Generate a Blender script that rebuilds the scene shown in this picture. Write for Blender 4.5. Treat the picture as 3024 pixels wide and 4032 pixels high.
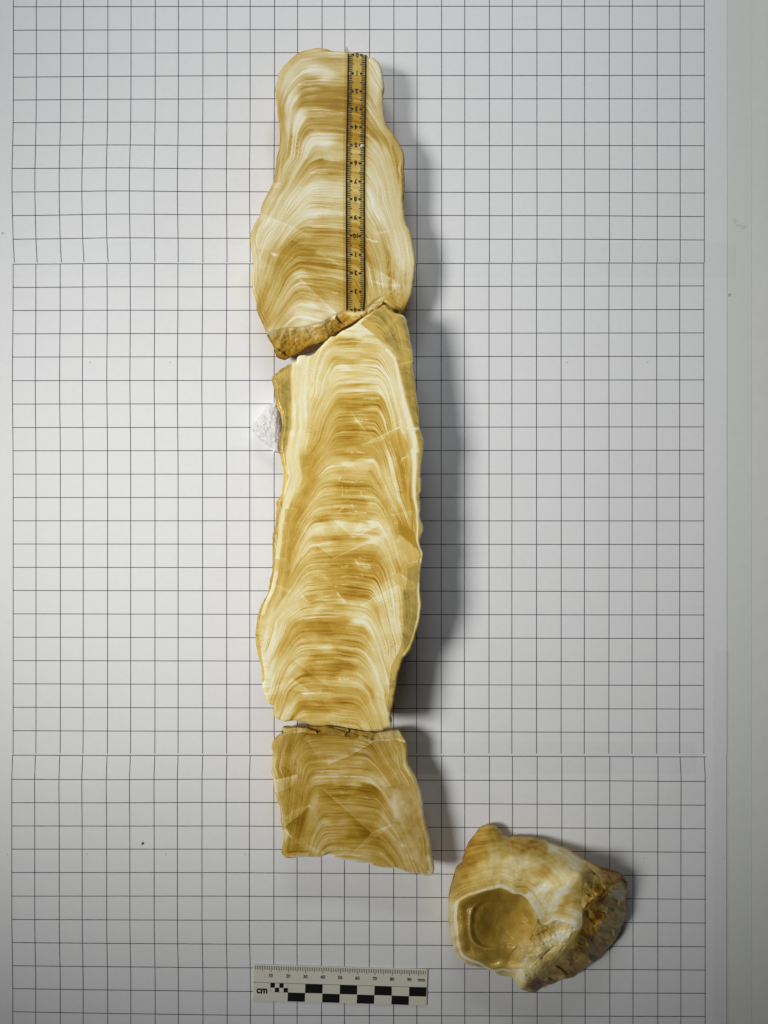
import bpy, math, random
import numpy as np
from mathutils import Vector

# ------------------------------------------------------------------ clear
for o in list(bpy.data.objects):
    bpy.data.objects.remove(o, do_unlink=True)
scene = bpy.context.scene
COL = scene.collection
rng = np.random.default_rng(7)
random.seed(7)

# ------------------------------------------------------------------ camera, light, exposure
S = 6.8            # photo pixels per millimetre on the table
HC = 445.0         # camera height above the paper, mm
MM = 0.001

cd = bpy.data.cameras.new('camera')
cam = bpy.data.objects.new('camera', cd)
COL.objects.link(cam)
cam.location = (0, 0, HC * MM)
cam.rotation_euler = (0, 0, 0)
cd.sensor_fit = 'VERTICAL'
cd.sensor_height = 24.0
cd.lens = 24.0 * (S * HC) / 4032.0
cd.clip_start = 0.01
cd.clip_end = 50
scene.camera = cam


def P(px, py, z=0.0):
    """photo pixel seen at height z (mm) -> metres"""
    k = (HC - z) / HC / S * MM
    return ((px - 1512.0) * k, (2016.0 - py) * k, z * MM)


world = bpy.data.worlds.new('World')
scene.world = world
world.use_nodes = True
bg = world.node_tree.nodes['Background']
bg.inputs['Color'].default_value = (0.95, 0.98, 1.0, 1)
bg.inputs['Strength'].default_value = 0.022


def aim(o, target):
    d = Vector(target) - o.location
    o.rotation_euler = d.to_track_quat('-Z', 'Y').to_euler()


ld = bpy.data.lights.new('desk_lamp_light', 'SPOT')
lamp = bpy.data.objects.new('desk_lamp_light', ld)
COL.objects.link(lamp)
lamp.location = (-0.84, -0.03, 0.945)
ld.energy = 61.0
ld.color = (1.0, 0.985, 0.95)
ld.shadow_soft_size = 0.19
ld.spot_size = math.radians(35.5)
ld.spot_blend = 1.0
aim(lamp, (-0.040, 0.004, 0))

fd = bpy.data.lights.new('room_light', 'AREA')
fill = bpy.data.objects.new('room_light', fd)
COL.objects.link(fill)
fill.location = (-0.03, 0.70, 0.50)
fd.shape = 'RECTANGLE'
fd.size = 0.45
fd.size_y = 0.2
fd.energy = 3.2
fd.color = (0.95, 0.98, 1.0)
fill.rotation_euler = (0, 0, 0)

scene.view_settings.view_transform = 'Standard'
scene.view_settings.look = 'None'
scene.view_settings.exposure = 0.0
scene.view_settings.gamma = 1.0
scene.render.engine = 'CYCLES'

# ------------------------------------------------------------------ helpers
_tab = rng.random((256, 256))


def vnoise(x, y, seed=0):
    x = np.asarray(x, float) + seed * 37.31
    y = np.asarray(y, float) + seed * 17.77
    xi = np.floor(x).astype(int); yi = np.floor(y).astype(int)
    fx = x - xi; fy = y - yi
    fx = fx * fx * (3 - 2 * fx); fy = fy * fy * (3 - 2 * fy)
    a = _tab[xi & 255, yi & 255]; b = _tab[(xi + 1) & 255, yi & 255]
    c = _tab[xi & 255, (yi + 1) & 255]; d = _tab[(xi + 1) & 255, (yi + 1) & 255]
    return (a * (1 - fx) + b * fx) * (1 - fy) + (c * (1 - fx) + d * fx) * fy - 0.5


def fbm(x, y, seed=0, oct=4):
    r = 0; a = 1.0
    for i in range(oct):
        r = r + a * vnoise(np.asarray(x) * 2 ** i, np.asarray(y) * 2 ** i, seed + i)
        a *= 0.5
    return r


def sstep(a, b, x):
    t = np.clip((x - a) / (b - a), 0, 1)
    return t * t * (3 - 2 * t)


def facets(X, Y, size, seed=0, aniso=1.0, ang=0.0):
    """broken-crystal cells: random value per cell, height of its tilted facet, distance to the cell's edge"""
    ca, sa = math.cos(ang), math.sin(ang)
    u = (X * ca + Y * sa) / size / aniso; v = (-X * sa + Y * ca) / size
    iu = np.floor(u).astype(int); iv = np.floor(v).astype(int)
    b1 = np.full(np.shape(u), 9.0); b2 = b1.copy(); val = np.zeros(np.shape(u)); hgt = np.zeros(np.shape(u))
    for du in (-1, 0, 1):
        for dv in (-1, 0, 1):
            a = (iu + du + seed * 31) & 255; b = (iv + dv + seed * 57) & 255
            pu = iu + du + _tab[a, b]; pv = iv + dv + _tab[b, (a + 91) & 255]
            d = np.hypot(u - pu, v - pv)
            m = d < b1
            b2 = np.where(m, b1, np.minimum(b2, d))
            r1 = _tab[(a + 17) & 255, (b + 5) & 255]; r2 = _tab[(a + 33) & 255, (b + 77) & 255]; r3 = _tab[(a + 99) & 255, (b + 41) & 255]
            val = np.where(m, r1, val)
            hgt = np.where(m, (r2 - 0.5) * (u - pu) * 2 + (r3 - 0.5) * (v - pv) * 2 + (r1 - 0.5) * 0.5, hgt)
            b1 = np.where(m, d, b1)
    return val, hgt, b2 - b1


def crop(ox, oy, k, pts):
    """crop coordinates -> photo pixels (a third value is kept)"""
    out = []
    for p in pts:
        out.append((ox + k * p[0], oy + k * p[1]) + tuple(p[2:]))
    return out


def smooth_loop(pts, n=5, jag=0.0, seed=0):
    p = np.array(pts, float); N = len(p); out = []
    for i in range(N):
        p0, p1, p2, p3 = p[i - 1], p[i], p[(i + 1) % N], p[(i + 2) % N]
        for j in range(n):
            t = j / n
            out.append(0.5 * ((2 * p1) + (p2 - p0) * t + (2 * p0 - 5 * p1 + 4 * p2 - p3) * t * t + (3 * p1 - p0 - 3 * p2 + p3) * t ** 3))
    q = np.array(out)
    if jag:
        q[:, 0] += jag * 2 * fbm(q[:, 0] / 14, q[:, 1] / 14, seed, 3)
        q[:, 1] += jag * 2 * fbm(q[:, 0] / 14, q[:, 1] / 14, seed + 9, 3)
    return q


def inside(poly, x, y):
    r = np.zeros(x.shape, bool); N = len(poly)
    for i in range(N):
        x0, y0 = poly[i - 1]; x1, y1 = poly[i]
        if y0 == y1:
            continue
        c = ((y0 > y) != (y1 > y)) & (x < (x1 - x0) * (y - y0) / (y1 - y0) + x0)
        r ^= c
    return r


def seg_dist(poly, x, y, closed=True, nearest=False):
    best = np.full(x.shape, 1e9)
    if nearest:
        bx = np.zeros(x.shape); by = np.zeros(x.shape)
    N = len(poly)
    for i in range(0 if closed else 1, N):
        x0, y0 = poly[i - 1]; x1, y1 = poly[i]
        dx, dy = x1 - x0, y1 - y0; L = dx * dx + dy * dy
        if L < 1e-9:
            continue
        t = np.clip(((x - x0) * dx + (y - y0) * dy) / L, 0, 1)
        qx = x0 + t * dx; qy = y0 + t * dy
        d = np.hypot(x - qx, y - qy)
        m = d < best
        best = np.where(m, d, best)
        if nearest:
            bx = np.where(m, qx, bx); by = np.where(m, qy, by)
    return (best, bx, by) if nearest else best


def tone_map(ctrl, x, y, sig=20.0):
    num = np.zeros(x.shape); den = np.zeros(x.shape)
    for cx, cy, v in ctrl:
        w = 1.0 / ((x - cx) ** 2 + (y - cy) ** 2 + sig * sig) ** 2
        num += w * v; den += w
    return num / den


def tone_layered(ctrl, lam, X, Y, T, sig=10.0, iso=0.3):
    """milky / amber distribution: spread far along the growth layers, little across them"""
    c = np.array(ctrl, float)
    tc = lam(c[:, 0], c[:, 1])
    num = np.zeros(X.shape); den = np.zeros(X.shape)
    for (cx, cy, v), t0 in zip(c, tc):
        w = 1.0 / (((X - cx) / 2.0) ** 2 + (T - t0) ** 2 + 0.12 * (Y - cy) ** 2 + sig * sig) ** 2.2
        num += w * v; den += w
    return (1 - iso) * num / den + iso * tone_map(ctrl, X, Y, 16)


def tps_fit(ctrl):
    c = np.array([(a, b) for a, b, _ in ctrl]); v = np.array([k for _, _, k in ctrl]); n = len(c)
    d = np.hypot(c[:, None, 0] - c[None, :, 0], c[:, None, 1] - c[None, :, 1])
    K = np.where(d > 0, d * d * np.log(d + 1e-12), 0) + np.eye(n) * 30.0
    Pm = np.hstack([np.ones((n, 1)), c])
    A = np.zeros((n + 3, n + 3)); A[:n, :n] = K; A[:n, n:] = Pm; A[n:, :n] = Pm.T
    w = np.linalg.solve(A, np.concatenate([v, np.zeros(3)]))

    def ev(x, y):
        r = w[n] + w[n + 1] * x + w[n + 2] * y
        for i in range(n):
            dd = np.hypot(x - c[i, 0], y - c[i, 1])
            r = r + w[i] * np.where(dd > 0, dd * dd * np.log(dd + 1e-12), 0)
        return r
    return ev


def link(name, mesh, mat=None, parent=None):
    o = bpy.data.objects.new(name, mesh)
    COL.objects.link(o)
    if mat:
        mesh.materials.append(mat)
    if parent:
        o.parent = parent
        o.location = -parent.location
    return o


def thing(name, label, cat, loc=(0, 0, 0), group=None):
    o = bpy.data.objects.new(name, None)
    COL.objects.link(o)
    o.location = loc
    o.empty_display_size = 0.01
    o['label'] = label; o['category'] = cat
    if group:
        o['group'] = group
    return o


def mesh_np(name, verts, faces, smooth=True, attrs=None):
    me = bpy.data.meshes.new(name)
    me.from_pydata(verts if isinstance(verts, list) else verts.tolist(), [], faces if isinstance(faces, list) else faces.tolist())
    if attrs:
        for k, v in attrs.items():
            a = me.attributes.new(k, 'FLOAT', 'POINT')
            a.data.foreach_set('value', np.asarray(v, np.float32))
    if smooth:
        me.polygons.foreach_set('use_smooth', np.ones(len(me.polygons), bool))
    me.update()
    return me


def sub_mesh(name, V, F, A, smooth=True):
    used = np.unique(F)
    remap = np.full(len(V), -1); remap[used] = np.arange(len(used))
    return mesh_np(name, V[used], remap[F], smooth, {k: v[used] for k, v in A.items()})


# ------------------------------------------------------------------ materials
def new_mat(name):
    m = bpy.data.materials.new(name); m.use_nodes = True
    nt = m.node_tree
    return m, nt, nt.nodes, nt.links, nt.nodes['Principled BSDF']


def plain(name, col, rough=0.6, spec=0.3, noise=0.0, nscale=900, bump=0.0):
    m, nt, N, L, b = new_mat(name)
    b.inputs['Base Color'].default_value = (*col, 1)
    b.inputs['Roughness'].default_value = rough
    b.inputs['Specular IOR Level'].default_value = spec
    if noise or bump:
        tc = N.new('ShaderNodeTexCoord'); nz = N.new('ShaderNodeTexNoise')
        nz.inputs['Scale'].default_value = nscale; nz.inputs['Detail'].default_value = 5
        L.new(tc.outputs['Object'], nz.inputs['Vector'])
        if noise:
            r = N.new('ShaderNodeValToRGB')
            r.color_ramp.elements[0].position = 0.3; r.color_ramp.elements[1].position = 0.7
            r.color_ramp.elements[0].color = (*[c * (1 - noise) for c in col], 1)
            r.color_ramp.elements[1].color = (*[min(1, c * (1 + noise)) for c in col], 1)
            L.new(nz.outputs['Fac'], r.inputs['Fac']); L.new(r.outputs['Color'], b.inputs['Base Color'])
        if bump:
            bp = N.new('ShaderNodeBump'); bp.inputs['Strength'].default_value = bump; bp.inputs['Distance'].default_value = 0.0003
            L.new(nz.outputs['Fac'], bp.inputs['Height']); L.new(bp.outputs['Normal'], b.inputs['Normal'])
    return m


def calcite(name, ramp, clear_col, rough=0.42, sss=0.12, bump=0.25, grain=0.05, spec=0.2):
    """banded calcite: 'tone' runs from amber to white, 'clear' marks glassy rims, 'layer' is the growth coordinate"""
    m, nt, N, L, b = new_mat(name)
    at = N.new('ShaderNodeAttribute'); at.attribute_name = 'tone'
    ac = N.new('ShaderNodeAttribute'); ac.attribute_name = 'clear'
    al = N.new('ShaderNodeAttribute'); al.attribute_name = 'layer'
    tc = N.new('ShaderNodeTexCoord')
    n1 = N.new('ShaderNodeTexNoise'); n1.noise_dimensions = '1D'
    n1.inputs['Scale'].default_value = 0.35; n1.inputs['Detail'].default_value = 3
    L.new(al.outputs['Fac'], n1.inputs['W'])
    n2 = N.new('ShaderNodeTexNoise'); n2.inputs['Scale'].default_value = 420; n2.inputs['Detail'].default_value = 6; n2.inputs['Roughness'].default_value = 0.65
    L.new(tc.outputs['Object'], n2.inputs['Vector'])
    a = N.new('ShaderNodeMath'); a.operation = 'MULTIPLY_ADD'
    L.new(n1.outputs['Fac'], a.inputs[0]); a.inputs[1].default_value = 0.16; L.new(at.outputs['Fac'], a.inputs[2])
    a2 = N.new('ShaderNodeMath'); a2.operation = 'MULTIPLY_ADD'
    L.new(n2.outputs['Fac'], a2.inputs[0]); a2.inputs[1].default_value = grain * 2; L.new(a.outputs[0], a2.inputs[2])
    a3 = N.new('ShaderNodeMath'); a3.operation = 'SUBTRACT'
    L.new(a2.outputs[0], a3.inputs[0]); a3.inputs[1].default_value = 0.08 + grain
    r = N.new('ShaderNodeValToRGB'); cr = r.color_ramp
    while len(cr.elements) < len(ramp):
        cr.elements.new(0.5)
    for e, (p, c) in zip(cr.elements, ramp):
        e.position = p; e.color = (*c, 1)
    L.new(a3.outputs[0], r.inputs['Fac'])
    # glassy rim: olive honey, a little lighter where the tone says so
    r2 = N.new('ShaderNodeValToRGB'); c2 = r2.color_ramp
    c2.elements[0].position = 0.0; c2.elements[0].color = (*[c * 0.72 for c in clear_col], 1)
    c2.elements[1].position = 0.9; c2.elements[1].color = (*[min(1, c * 1.75) for c in clear_col], 1)
    L.new(a3.outputs[0], r2.inputs['Fac'])
    mx = N.new('ShaderNodeMix'); mx.data_type = 'RGBA'
    L.new(ac.outputs['Fac'], mx.inputs['Factor']); L.new(r.outputs['Color'], mx.inputs['A']); L.new(r2.outputs['Color'], mx.inputs['B'])
    L.new(mx.outputs['Result'], b.inputs['Base Color'])
    mr = N.new('ShaderNodeMapRange'); mr.inputs['To Min'].default_value = rough; mr.inputs['To Max'].default_value = 0.14
    L.new(ac.outputs['Fac'], mr.inputs['Value']); L.new(mr.outputs['Result'], b.inputs['Roughness'])
    b.inputs['Specular IOR Level'].default_value = spec
    b.inputs['Subsurface Weight'].default_value = sss
    b.inputs['Subsurface Radius'].default_value = (1.0, 0.75, 0.35)
    b.inputs['Subsurface Scale'].default_value = 0.0016
    nb = N.new('ShaderNodeTexNoise'); nb.inputs['Scale'].default_value = 900; nb.inputs['Detail'].default_value = 6
    L.new(tc.outputs['Object'], nb.inputs['Vector'])
    bp = N.new('ShaderNodeBump'); bp.inputs['Strength'].default_value = bump; bp.inputs['Distance'].default_value = 0.0004
    L.new(nb.outputs['Fac'], bp.inputs['Height']); L.new(bp.outputs['Normal'], b.inputs['Normal'])
    return m


RAMP1 = [(0.0, (0.36, 0.19, 0.012)), (0.2, (0.46, 0.285, 0.034)), (0.42, (0.60, 0.425, 0.12)), (0.68, (0.735, 0.605, 0.30)), (0.9, (0.84, 0.775, 0.54)), (1.0, (0.90, 0.87, 0.72))]
RAMP2 = [(0.0, (0.36, 0.175, 0.01)), (0.2, (0.52, 0.30, 0.033)), (0.42, (0.665, 0.445, 0.092)), (0.68, (0.81, 0.64, 0.255)), (0.9, (0.90, 0.81, 0.48)), (1.0, (0.94, 0.90, 0.67))]
RAMP3 = [(0.0, (0.26, 0.125, 0.005)), (0.2, (0.395, 0.23, 0.018)), (0.42, (0.545, 0.355, 0.066)), (0.68, (0.70, 0.55, 0.24)), (0.9, (0.82, 0.73, 0.49)), (1.0, (0.90, 0.86, 0.71))]
RAMP4 = [(0.0, (0.19, 0.065, 0.014)), (0.12, (0.36, 0.175, 0.02)), (0.3, (0.55, 0.345, 0.05)), (0.55, (0.71, 0.52, 0.15)), (0.8, (0.85, 0.725, 0.37)), (1.0, (0.93, 0.88, 0.68))]
M1 = calcite('banded_calcite_pale', RAMP1, (0.36, 0.26, 0.08))
M2 = calcite('banded_calcite_cream', RAMP2, (0.39, 0.28, 0.075))
M3 = calcite('banded_calcite_honey', RAMP3, (0.40, 0.29, 0.12))
M4 = calcite('hollow_calcite', RAMP4, (0.34, 0.225, 0.035), rough=0.42, bump=0.3, spec=0.25)
MB = calcite('broken_calcite', RAMP2, (0.42, 0.29, 0.12), rough=0.6, bump=0.2, grain=0.05, sss=0.35, spec=0.10)
MCRUST = plain('brown_crust', (0.34, 0.22, 0.12), 0.75, 0.3, 0.35, 500, 0.6)
MPAPER = plain('white_paper', (0.79, 0.80, 0.81), 0.62, 0.3, 0.012, 260, 0.05)
MBACK = plain('backing_paper', (0.72, 0.74, 0.71), 0.7, 0.25, 0.012, 200, 0.05)
MTABLE = plain('tabletop_paint', (0.75, 0.76, 0.73), 0.55, 0.3, 0.02, 120, 0.05)
MINK = plain('printed_ink', (0.022, 0.021, 0.055), 0.6, 0.2)
MBLACK = plain('black_print', (0.008, 0.008, 0.009), 0.5, 0.3)
MRULER = plain('ivory_plastic', (0.76, 0.74, 0.63), 0.4, 0.4, 0.01, 200)
MFOAM = plain('white_foam', (0.73, 0.735, 0.74), 0.45, 0.4, 0.05, 900, 0.4)
MCRUMB = plain('brown_grain', (0.24, 0.17, 0.09), 0.8, 0.2, 0.3, 3000)
MGREY = plain('grey_smudge', (0.50, 0.51, 0.49), 0.8, 0.2)
MYEL = plain('yellow_dot', (0.55, 0.52, 0.16), 0.7, 0.2)


def film_mat(name, tint, gloss, rough):
    m = bpy.data.materials.new(name); m.use_nodes = True
    nt = m.node_tree; N = nt.nodes; L = nt.links
    N.remove(N['Principled BSDF'])
    out = N['Material Output']
    t = N.new('ShaderNodeBsdfTransparent'); t.inputs['Color'].default_value = (*tint, 1)
    g = N.new('ShaderNodeBsdfGlossy'); g.inputs['Roughness'].default_value = rough
    fr = N.new('ShaderNodeFresnel'); fr.inputs['IOR'].default_value = 1.25
    ma = N.new('ShaderNodeMath'); ma.operation = 'MULTIPLY'; ma.inputs[1].default_value = gloss
    L.new(fr.outputs[0], ma.inputs[0])
    mx = N.new('ShaderNodeMixShader')
    L.new(ma.outputs[0], mx.inputs[0]); L.new(t.outputs[0], mx.inputs[1]); L.new(g.outputs[0], mx.inputs[2])
    L.new(mx.outputs[0], out.inputs['Surface'])
    return m


MFILM = film_mat('tinted_film', (0.93, 0.885, 0.68), 0.5, 0.15)
MTAPE = film_mat('clear_tape_film', (0.988, 0.99, 0.99), 0.25, 0.35)

# ------------------------------------------------------------------ table and paper
def sheet(name, x0, y0, x1, y1, z, mat, nx=1, ny=1, zf=None, parent=None):
    xs = np.linspace(x0, x1, nx + 1); ys = np.linspace(y0, y1, ny + 1)
    X, Y = np.meshgrid(xs, ys)
    Z = np.full(X.shape, z) + (zf(X, Y) if zf else 0)
    k = MM / S
    V = np.stack([(X.ravel() - 1512) * k, (2016 - Y.ravel()) * k, Z.ravel() * MM], 1)
    i = np.arange(nx * ny); r = i // nx; c = i % nx; a = r * (nx + 1) + c
    F = np.stack([a, a + nx + 1, a + nx + 2, a + 1], 1)
    return link(name, mesh_np(name, V, F), mat, parent)


o = sheet('tabletop', -1400, -1200, 4400, 5300, -0.45, MTABLE)
o['kind'] = 'structure'
o = sheet('backing_paper', -180, -700, 2960, 4700, -0.3, MBACK)
o['label'] = 'plain white backing sheet showing as a strip along the right edge of the grid paper'
o['category'] = 'paper'
BACK = o


def paper_z(X, Y):
    """gentle buckles of the printed sheets (mm); flat under the stones"""
    z = 1.5 * np.exp(-((X - 470) / 210) ** 2 - ((Y - 880) / 330) ** 2)
    z += 0.8 * np.exp(-((X - 420) / 260) ** 2 - ((Y - 3060) / 130) ** 2)
    z += 0.4 * np.exp(-((X - 2640) / 110) ** 2 - ((Y - 3060) / 90) ** 2)
    z += 0.5 * np.exp(-((X - 2300) / 260) ** 2 - ((Y - 900) / 240) ** 2)
    z += 0.5 * np.exp(-((X - 2350) / 200) ** 2 - ((Y - 2080) / 500) ** 2)
    return z * sstep(0, 120, np.abs(X - 1400) - 560)


VX = [53, 143, 239, 329, 425, 516, 611.5, 702.5, 799, 894, 985, 1081, 1172, 1268, 1358, 1455.5, 1551, 1642, 1739, 1830, 1927, 2017, 2114, 2211, 2302, 2399, 2490, 2587.5, 2678, 2773]
PITCH = 92.3
sheets = [
    dict(top=-420, bot=1038, z=0.0, left=-38, right=2863,
         L=[27, 119, 212, 304, 394, 483, 572.5, 663, 756, 849, 942, 1037], M=[25.5, 117, 207.5, 298, 389, 481, 573, 665, 755, 845, 938, 1031],
         R=[24, 115, 206, 297, 389, 481.5, 573.7, 667, 760, 852.6, 945, 1036], dl=0, dr=0,
         label='upper sheet of black-lined grid paper, under the stone piece with the centimetre strip'),
    dict(top=1034, bot=2971, z=0.06, left=-38, right=2862,
         L=[1040.5, 1132, 1223, 1314.5, 1406, 1499, 1591, 1683.5, 1775, 1867, 1959, 2050.6, 2142, 2234, 2325, 2417, 2509, 2601, 2692.5, 2785, 2877, 2969],
         M=None,
         R=[1036, 1126, 1219, 1311, 1403, 1496, 1588.6, 1681, 1773, 1866, 1958, 2051, 2143.7, 2236, 2329, 2421.5, 2514, 2606, 2698.6, 2791.7, 2884, 2976],
         dl=-1, dr=-2,
         label='middle sheet of grid paper, under the longest stone piece and the white foam scrap'),
    dict(top=2967, bot=4500, z=0.12, left=-42, right=2860,
         L=[2973, 3068, 3160, 3252, 3343, 3435, 3528, 3620, 3711, 3802, 3892, 3983], M=[2974, 3067.6, 3159, 3252, 3343, 3435.6, 3528, 3623, 3717, 3810, 3903, 3996.5],
         R=[2980, 3076, 3170, 3263, 3355.5, 3448, 3540.5, 3634, 3727.4, 3819, 3910.6, 4002], dl=-6, dr=3,
         label='lower sheet of grid paper, under the photo scale bar and the hollow stone'),
]


def strips(polys, wid, zf):
    """ribbons of given pixel width along polylines lying on the paper"""
    V = []; F = []; k = MM / S
    for pl in polys:
        pl = np.array(pl, float)
        t = np.gradient(pl, axis=0); t /= np.linalg.norm(t, axis=1)[:, None]
        n = np.stack([-t[:, 1], t[:, 0]], 1) * wid / 2
        b = len(V)
        for p, m in zip(pl, n):
            for s in (1, -1):
                q = p + s * m
                V.append(((q[0] - 1512) * k, (2016 - q[1]) * k, float(zf(q[0], q[1])) * MM))
        for i in range(len(pl) - 1):
            F.append((b + 2 * i, b + 2 * i + 1, b + 2 * i + 3, b + 2 * i + 2))
    return V, F


for si, sh in enumerate(sheets):
    cx, cy = 1400, (sh['top'] + sh['bot']) / 2
    t = thing('grid_paper', sh['label'], 'paper', P(cx, cy), 'three sheets of grid paper taped together')
    sheet('paper_sheet', sh['left'], sh['top'], sh['right'], sh['bot'], sh['z'], MPAPER, 116, 60, paper_z, t)
    Lh, Rh = list(sh['L']), list(sh['R']); Mh = list(sh['M']) if sh['M'] else [a + (b - a) * 0.31 for a, b in zip(Lh, Rh)]
    if si == 0:
        for q in (Lh, Mh, Rh):
            for _ in range(4):
                q.insert(0, q[0] - PITCH)
    if si == 2:
        for q in (Lh, Mh, Rh):
            for _ in range(4):
                q.append(q[-1] + PITCH)
    def wob(x, y, si=si):
        w = 0
        if si == 0:
            w = -6.0 * math.exp(-((y - 720) / 180) ** 2) * (1 - 0.6 * min(1, x / 900)) * (1 if x < 1300 else 0)
            w += 4.0 * math.exp(-((y - 1040) / 55) ** 2) * (1 if x < 500 else 0)
        if si == 1:
            w = -3.0 * math.exp(-((y - 1500) / 200) ** 2) * (1 if x < 900 else 0)
        if si == 2:
            w = (3 * math.exp(-((y - 2973) / 60) ** 2) + 4 * sstep(3600, 3900, y)) * (1 if x < 1000 else 0)
            if x > 2600:
                w -= 4 * math.exp(-((y - 2973) / 50) ** 2)
        return float(w)
    pl = []
    y0 = sh['top'] if si == 0 else sh['L'][0] + 2
    y1 = sh['bot'] - 2 if si < 2 else sh['bot']
    for x in VX:
        u = (x - 53) / 2720.0
        xx = x + sh['dl'] * (1 - u) + sh['dr'] * u
        y0x = (y0 if si == 0 else np.interp(x, [53, 900, 2773], [Lh[0], Mh[0], Rh[0]]))
        ys = np.linspace(y0x, y1, 40)
        pl.append([(xx + wob(x, y), y) for y in ys])
    n_h = len(Lh)
    for j in range(n_h):
        if si == 0 and j == n_h - 1:
            continue
        if si == 1 and j == n_h - 1:
            xs = np.linspace(1900, 2773, 20)        # the last line only shows on the right
        else:
            xs = np.linspace(53 + sh['dl'] - 2, 2773 + sh['dr'] + 2, 50)
        ym = np.interp(xs, [53, 330, 900, 1700, 2773], [Lh[j], 0.62 * Lh[j] + 0.38 * Mh[j], Mh[j], 0.57 * Mh[j] + 0.43 * Rh[j], Rh[j]])
        pl.append([(x + wob(x, y) * (1 if abs(x - 53) < 60 else 0), y) for x, y in zip(xs, ym)])
    V, F = strips(pl, 2.7, lambda x, y, z=sh['z']: z + 0.03 + paper_z(x, y))
    link('printed_grid', mesh_np('printed_grid', V, F, False), MINK, t)
    # faint yellow printer dots
    dots = {0: [], 1: [(355, 1427), (670, 1427), (2233, 1427), (2550, 1427)], 2: [(30, 3364), (341, 3364), (653, 3364), (964, 3364), (2535, 3377), (2851, 3377)]}[si]
    if dots:
        V = []; F = []
        for (x, y) in dots:
            b = len(V)
            for a in range(6):
                q = (x + 3.4 * math.cos(a * 1.047) * (1 + 0.3 * math.sin(a * 2 + x)), y + 2.4 * math.sin(a * 1.047))
                pz = P(q[0], q[1], 0); V.append((pz[0], pz[1], (sh['z'] + 0.04 + float(paper_z(*q))) * MM))
            F.append(tuple(range(b + 5, b - 1, -1)))
        link('printer_dots', mesh_np('printer_dots', V, F, False), MYEL, t)['kind'] = 'stuff'

# sticky tape over the seams and edges
def tape_strip(x0, y0, x1, y1, label, z=0.24):
    o = sheet('clear_tape', x0, y0, x1, y1, z, MTAPE, 90, 4, paper_z)
    o['label'] = label; o['category'] = 'tape'; o['group'] = 'clear tape holding the paper sheets'


tape_strip(40, 955, 2896, 1092, 'clear tape across the seam of the upper and middle grid sheets')
tape_strip(1500, 2918, 2740, 3046, 'clear tape across the seam of the middle and lower grid sheets')
tape_strip(2810, 2560, 2868, 4400, 'clear tape along the right border of the lower grid sheet', 0.19)

# pencil scribble and smudges on the backing strip
scr = [[(2892 + 5 * math.cos(a) + a * 0.4, 870 + 9 * math.sin(a)) for a in np.linspace(0, 7, 24)],
       [(2900 + i * 2.2, 884 + 5 * math.sin(i * 1.3) + i * 0.5) for i in range(16)],
       [(2918 + i * 2.0, 898 + 3 * math.sin(i * 0.8) - (i - 5 if i > 9 else 0)) for i in range(14)]]
V, F = strips(scr, 1.5, lambda x, y: -0.25)
link('pencil_scribble', mesh_np('pencil_scribble', V, F, False), MGREY, BACK)

# ------------------------------------------------------------------ stones
KA = 900.0 / 1659.0
A_ = lambda p: crop(900, 150, KA, p)
B_ = lambda p: crop(900, 750, KA, p)
C_ = lambda p: crop(900, 1150, KA, p)
D_ = lambda p: crop(900, 1750, KA, p)
E_ = lambda p: crop(900, 2300, KA, p)
F_ = lambda p: crop(900, 2800, KA, p)
KG = 860.0 / 1659.0
G_ = lambda p: crop(1700, 3150, KG, p)


def polyline(pts, n=1):
    return np.array(pts, float)


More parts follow.
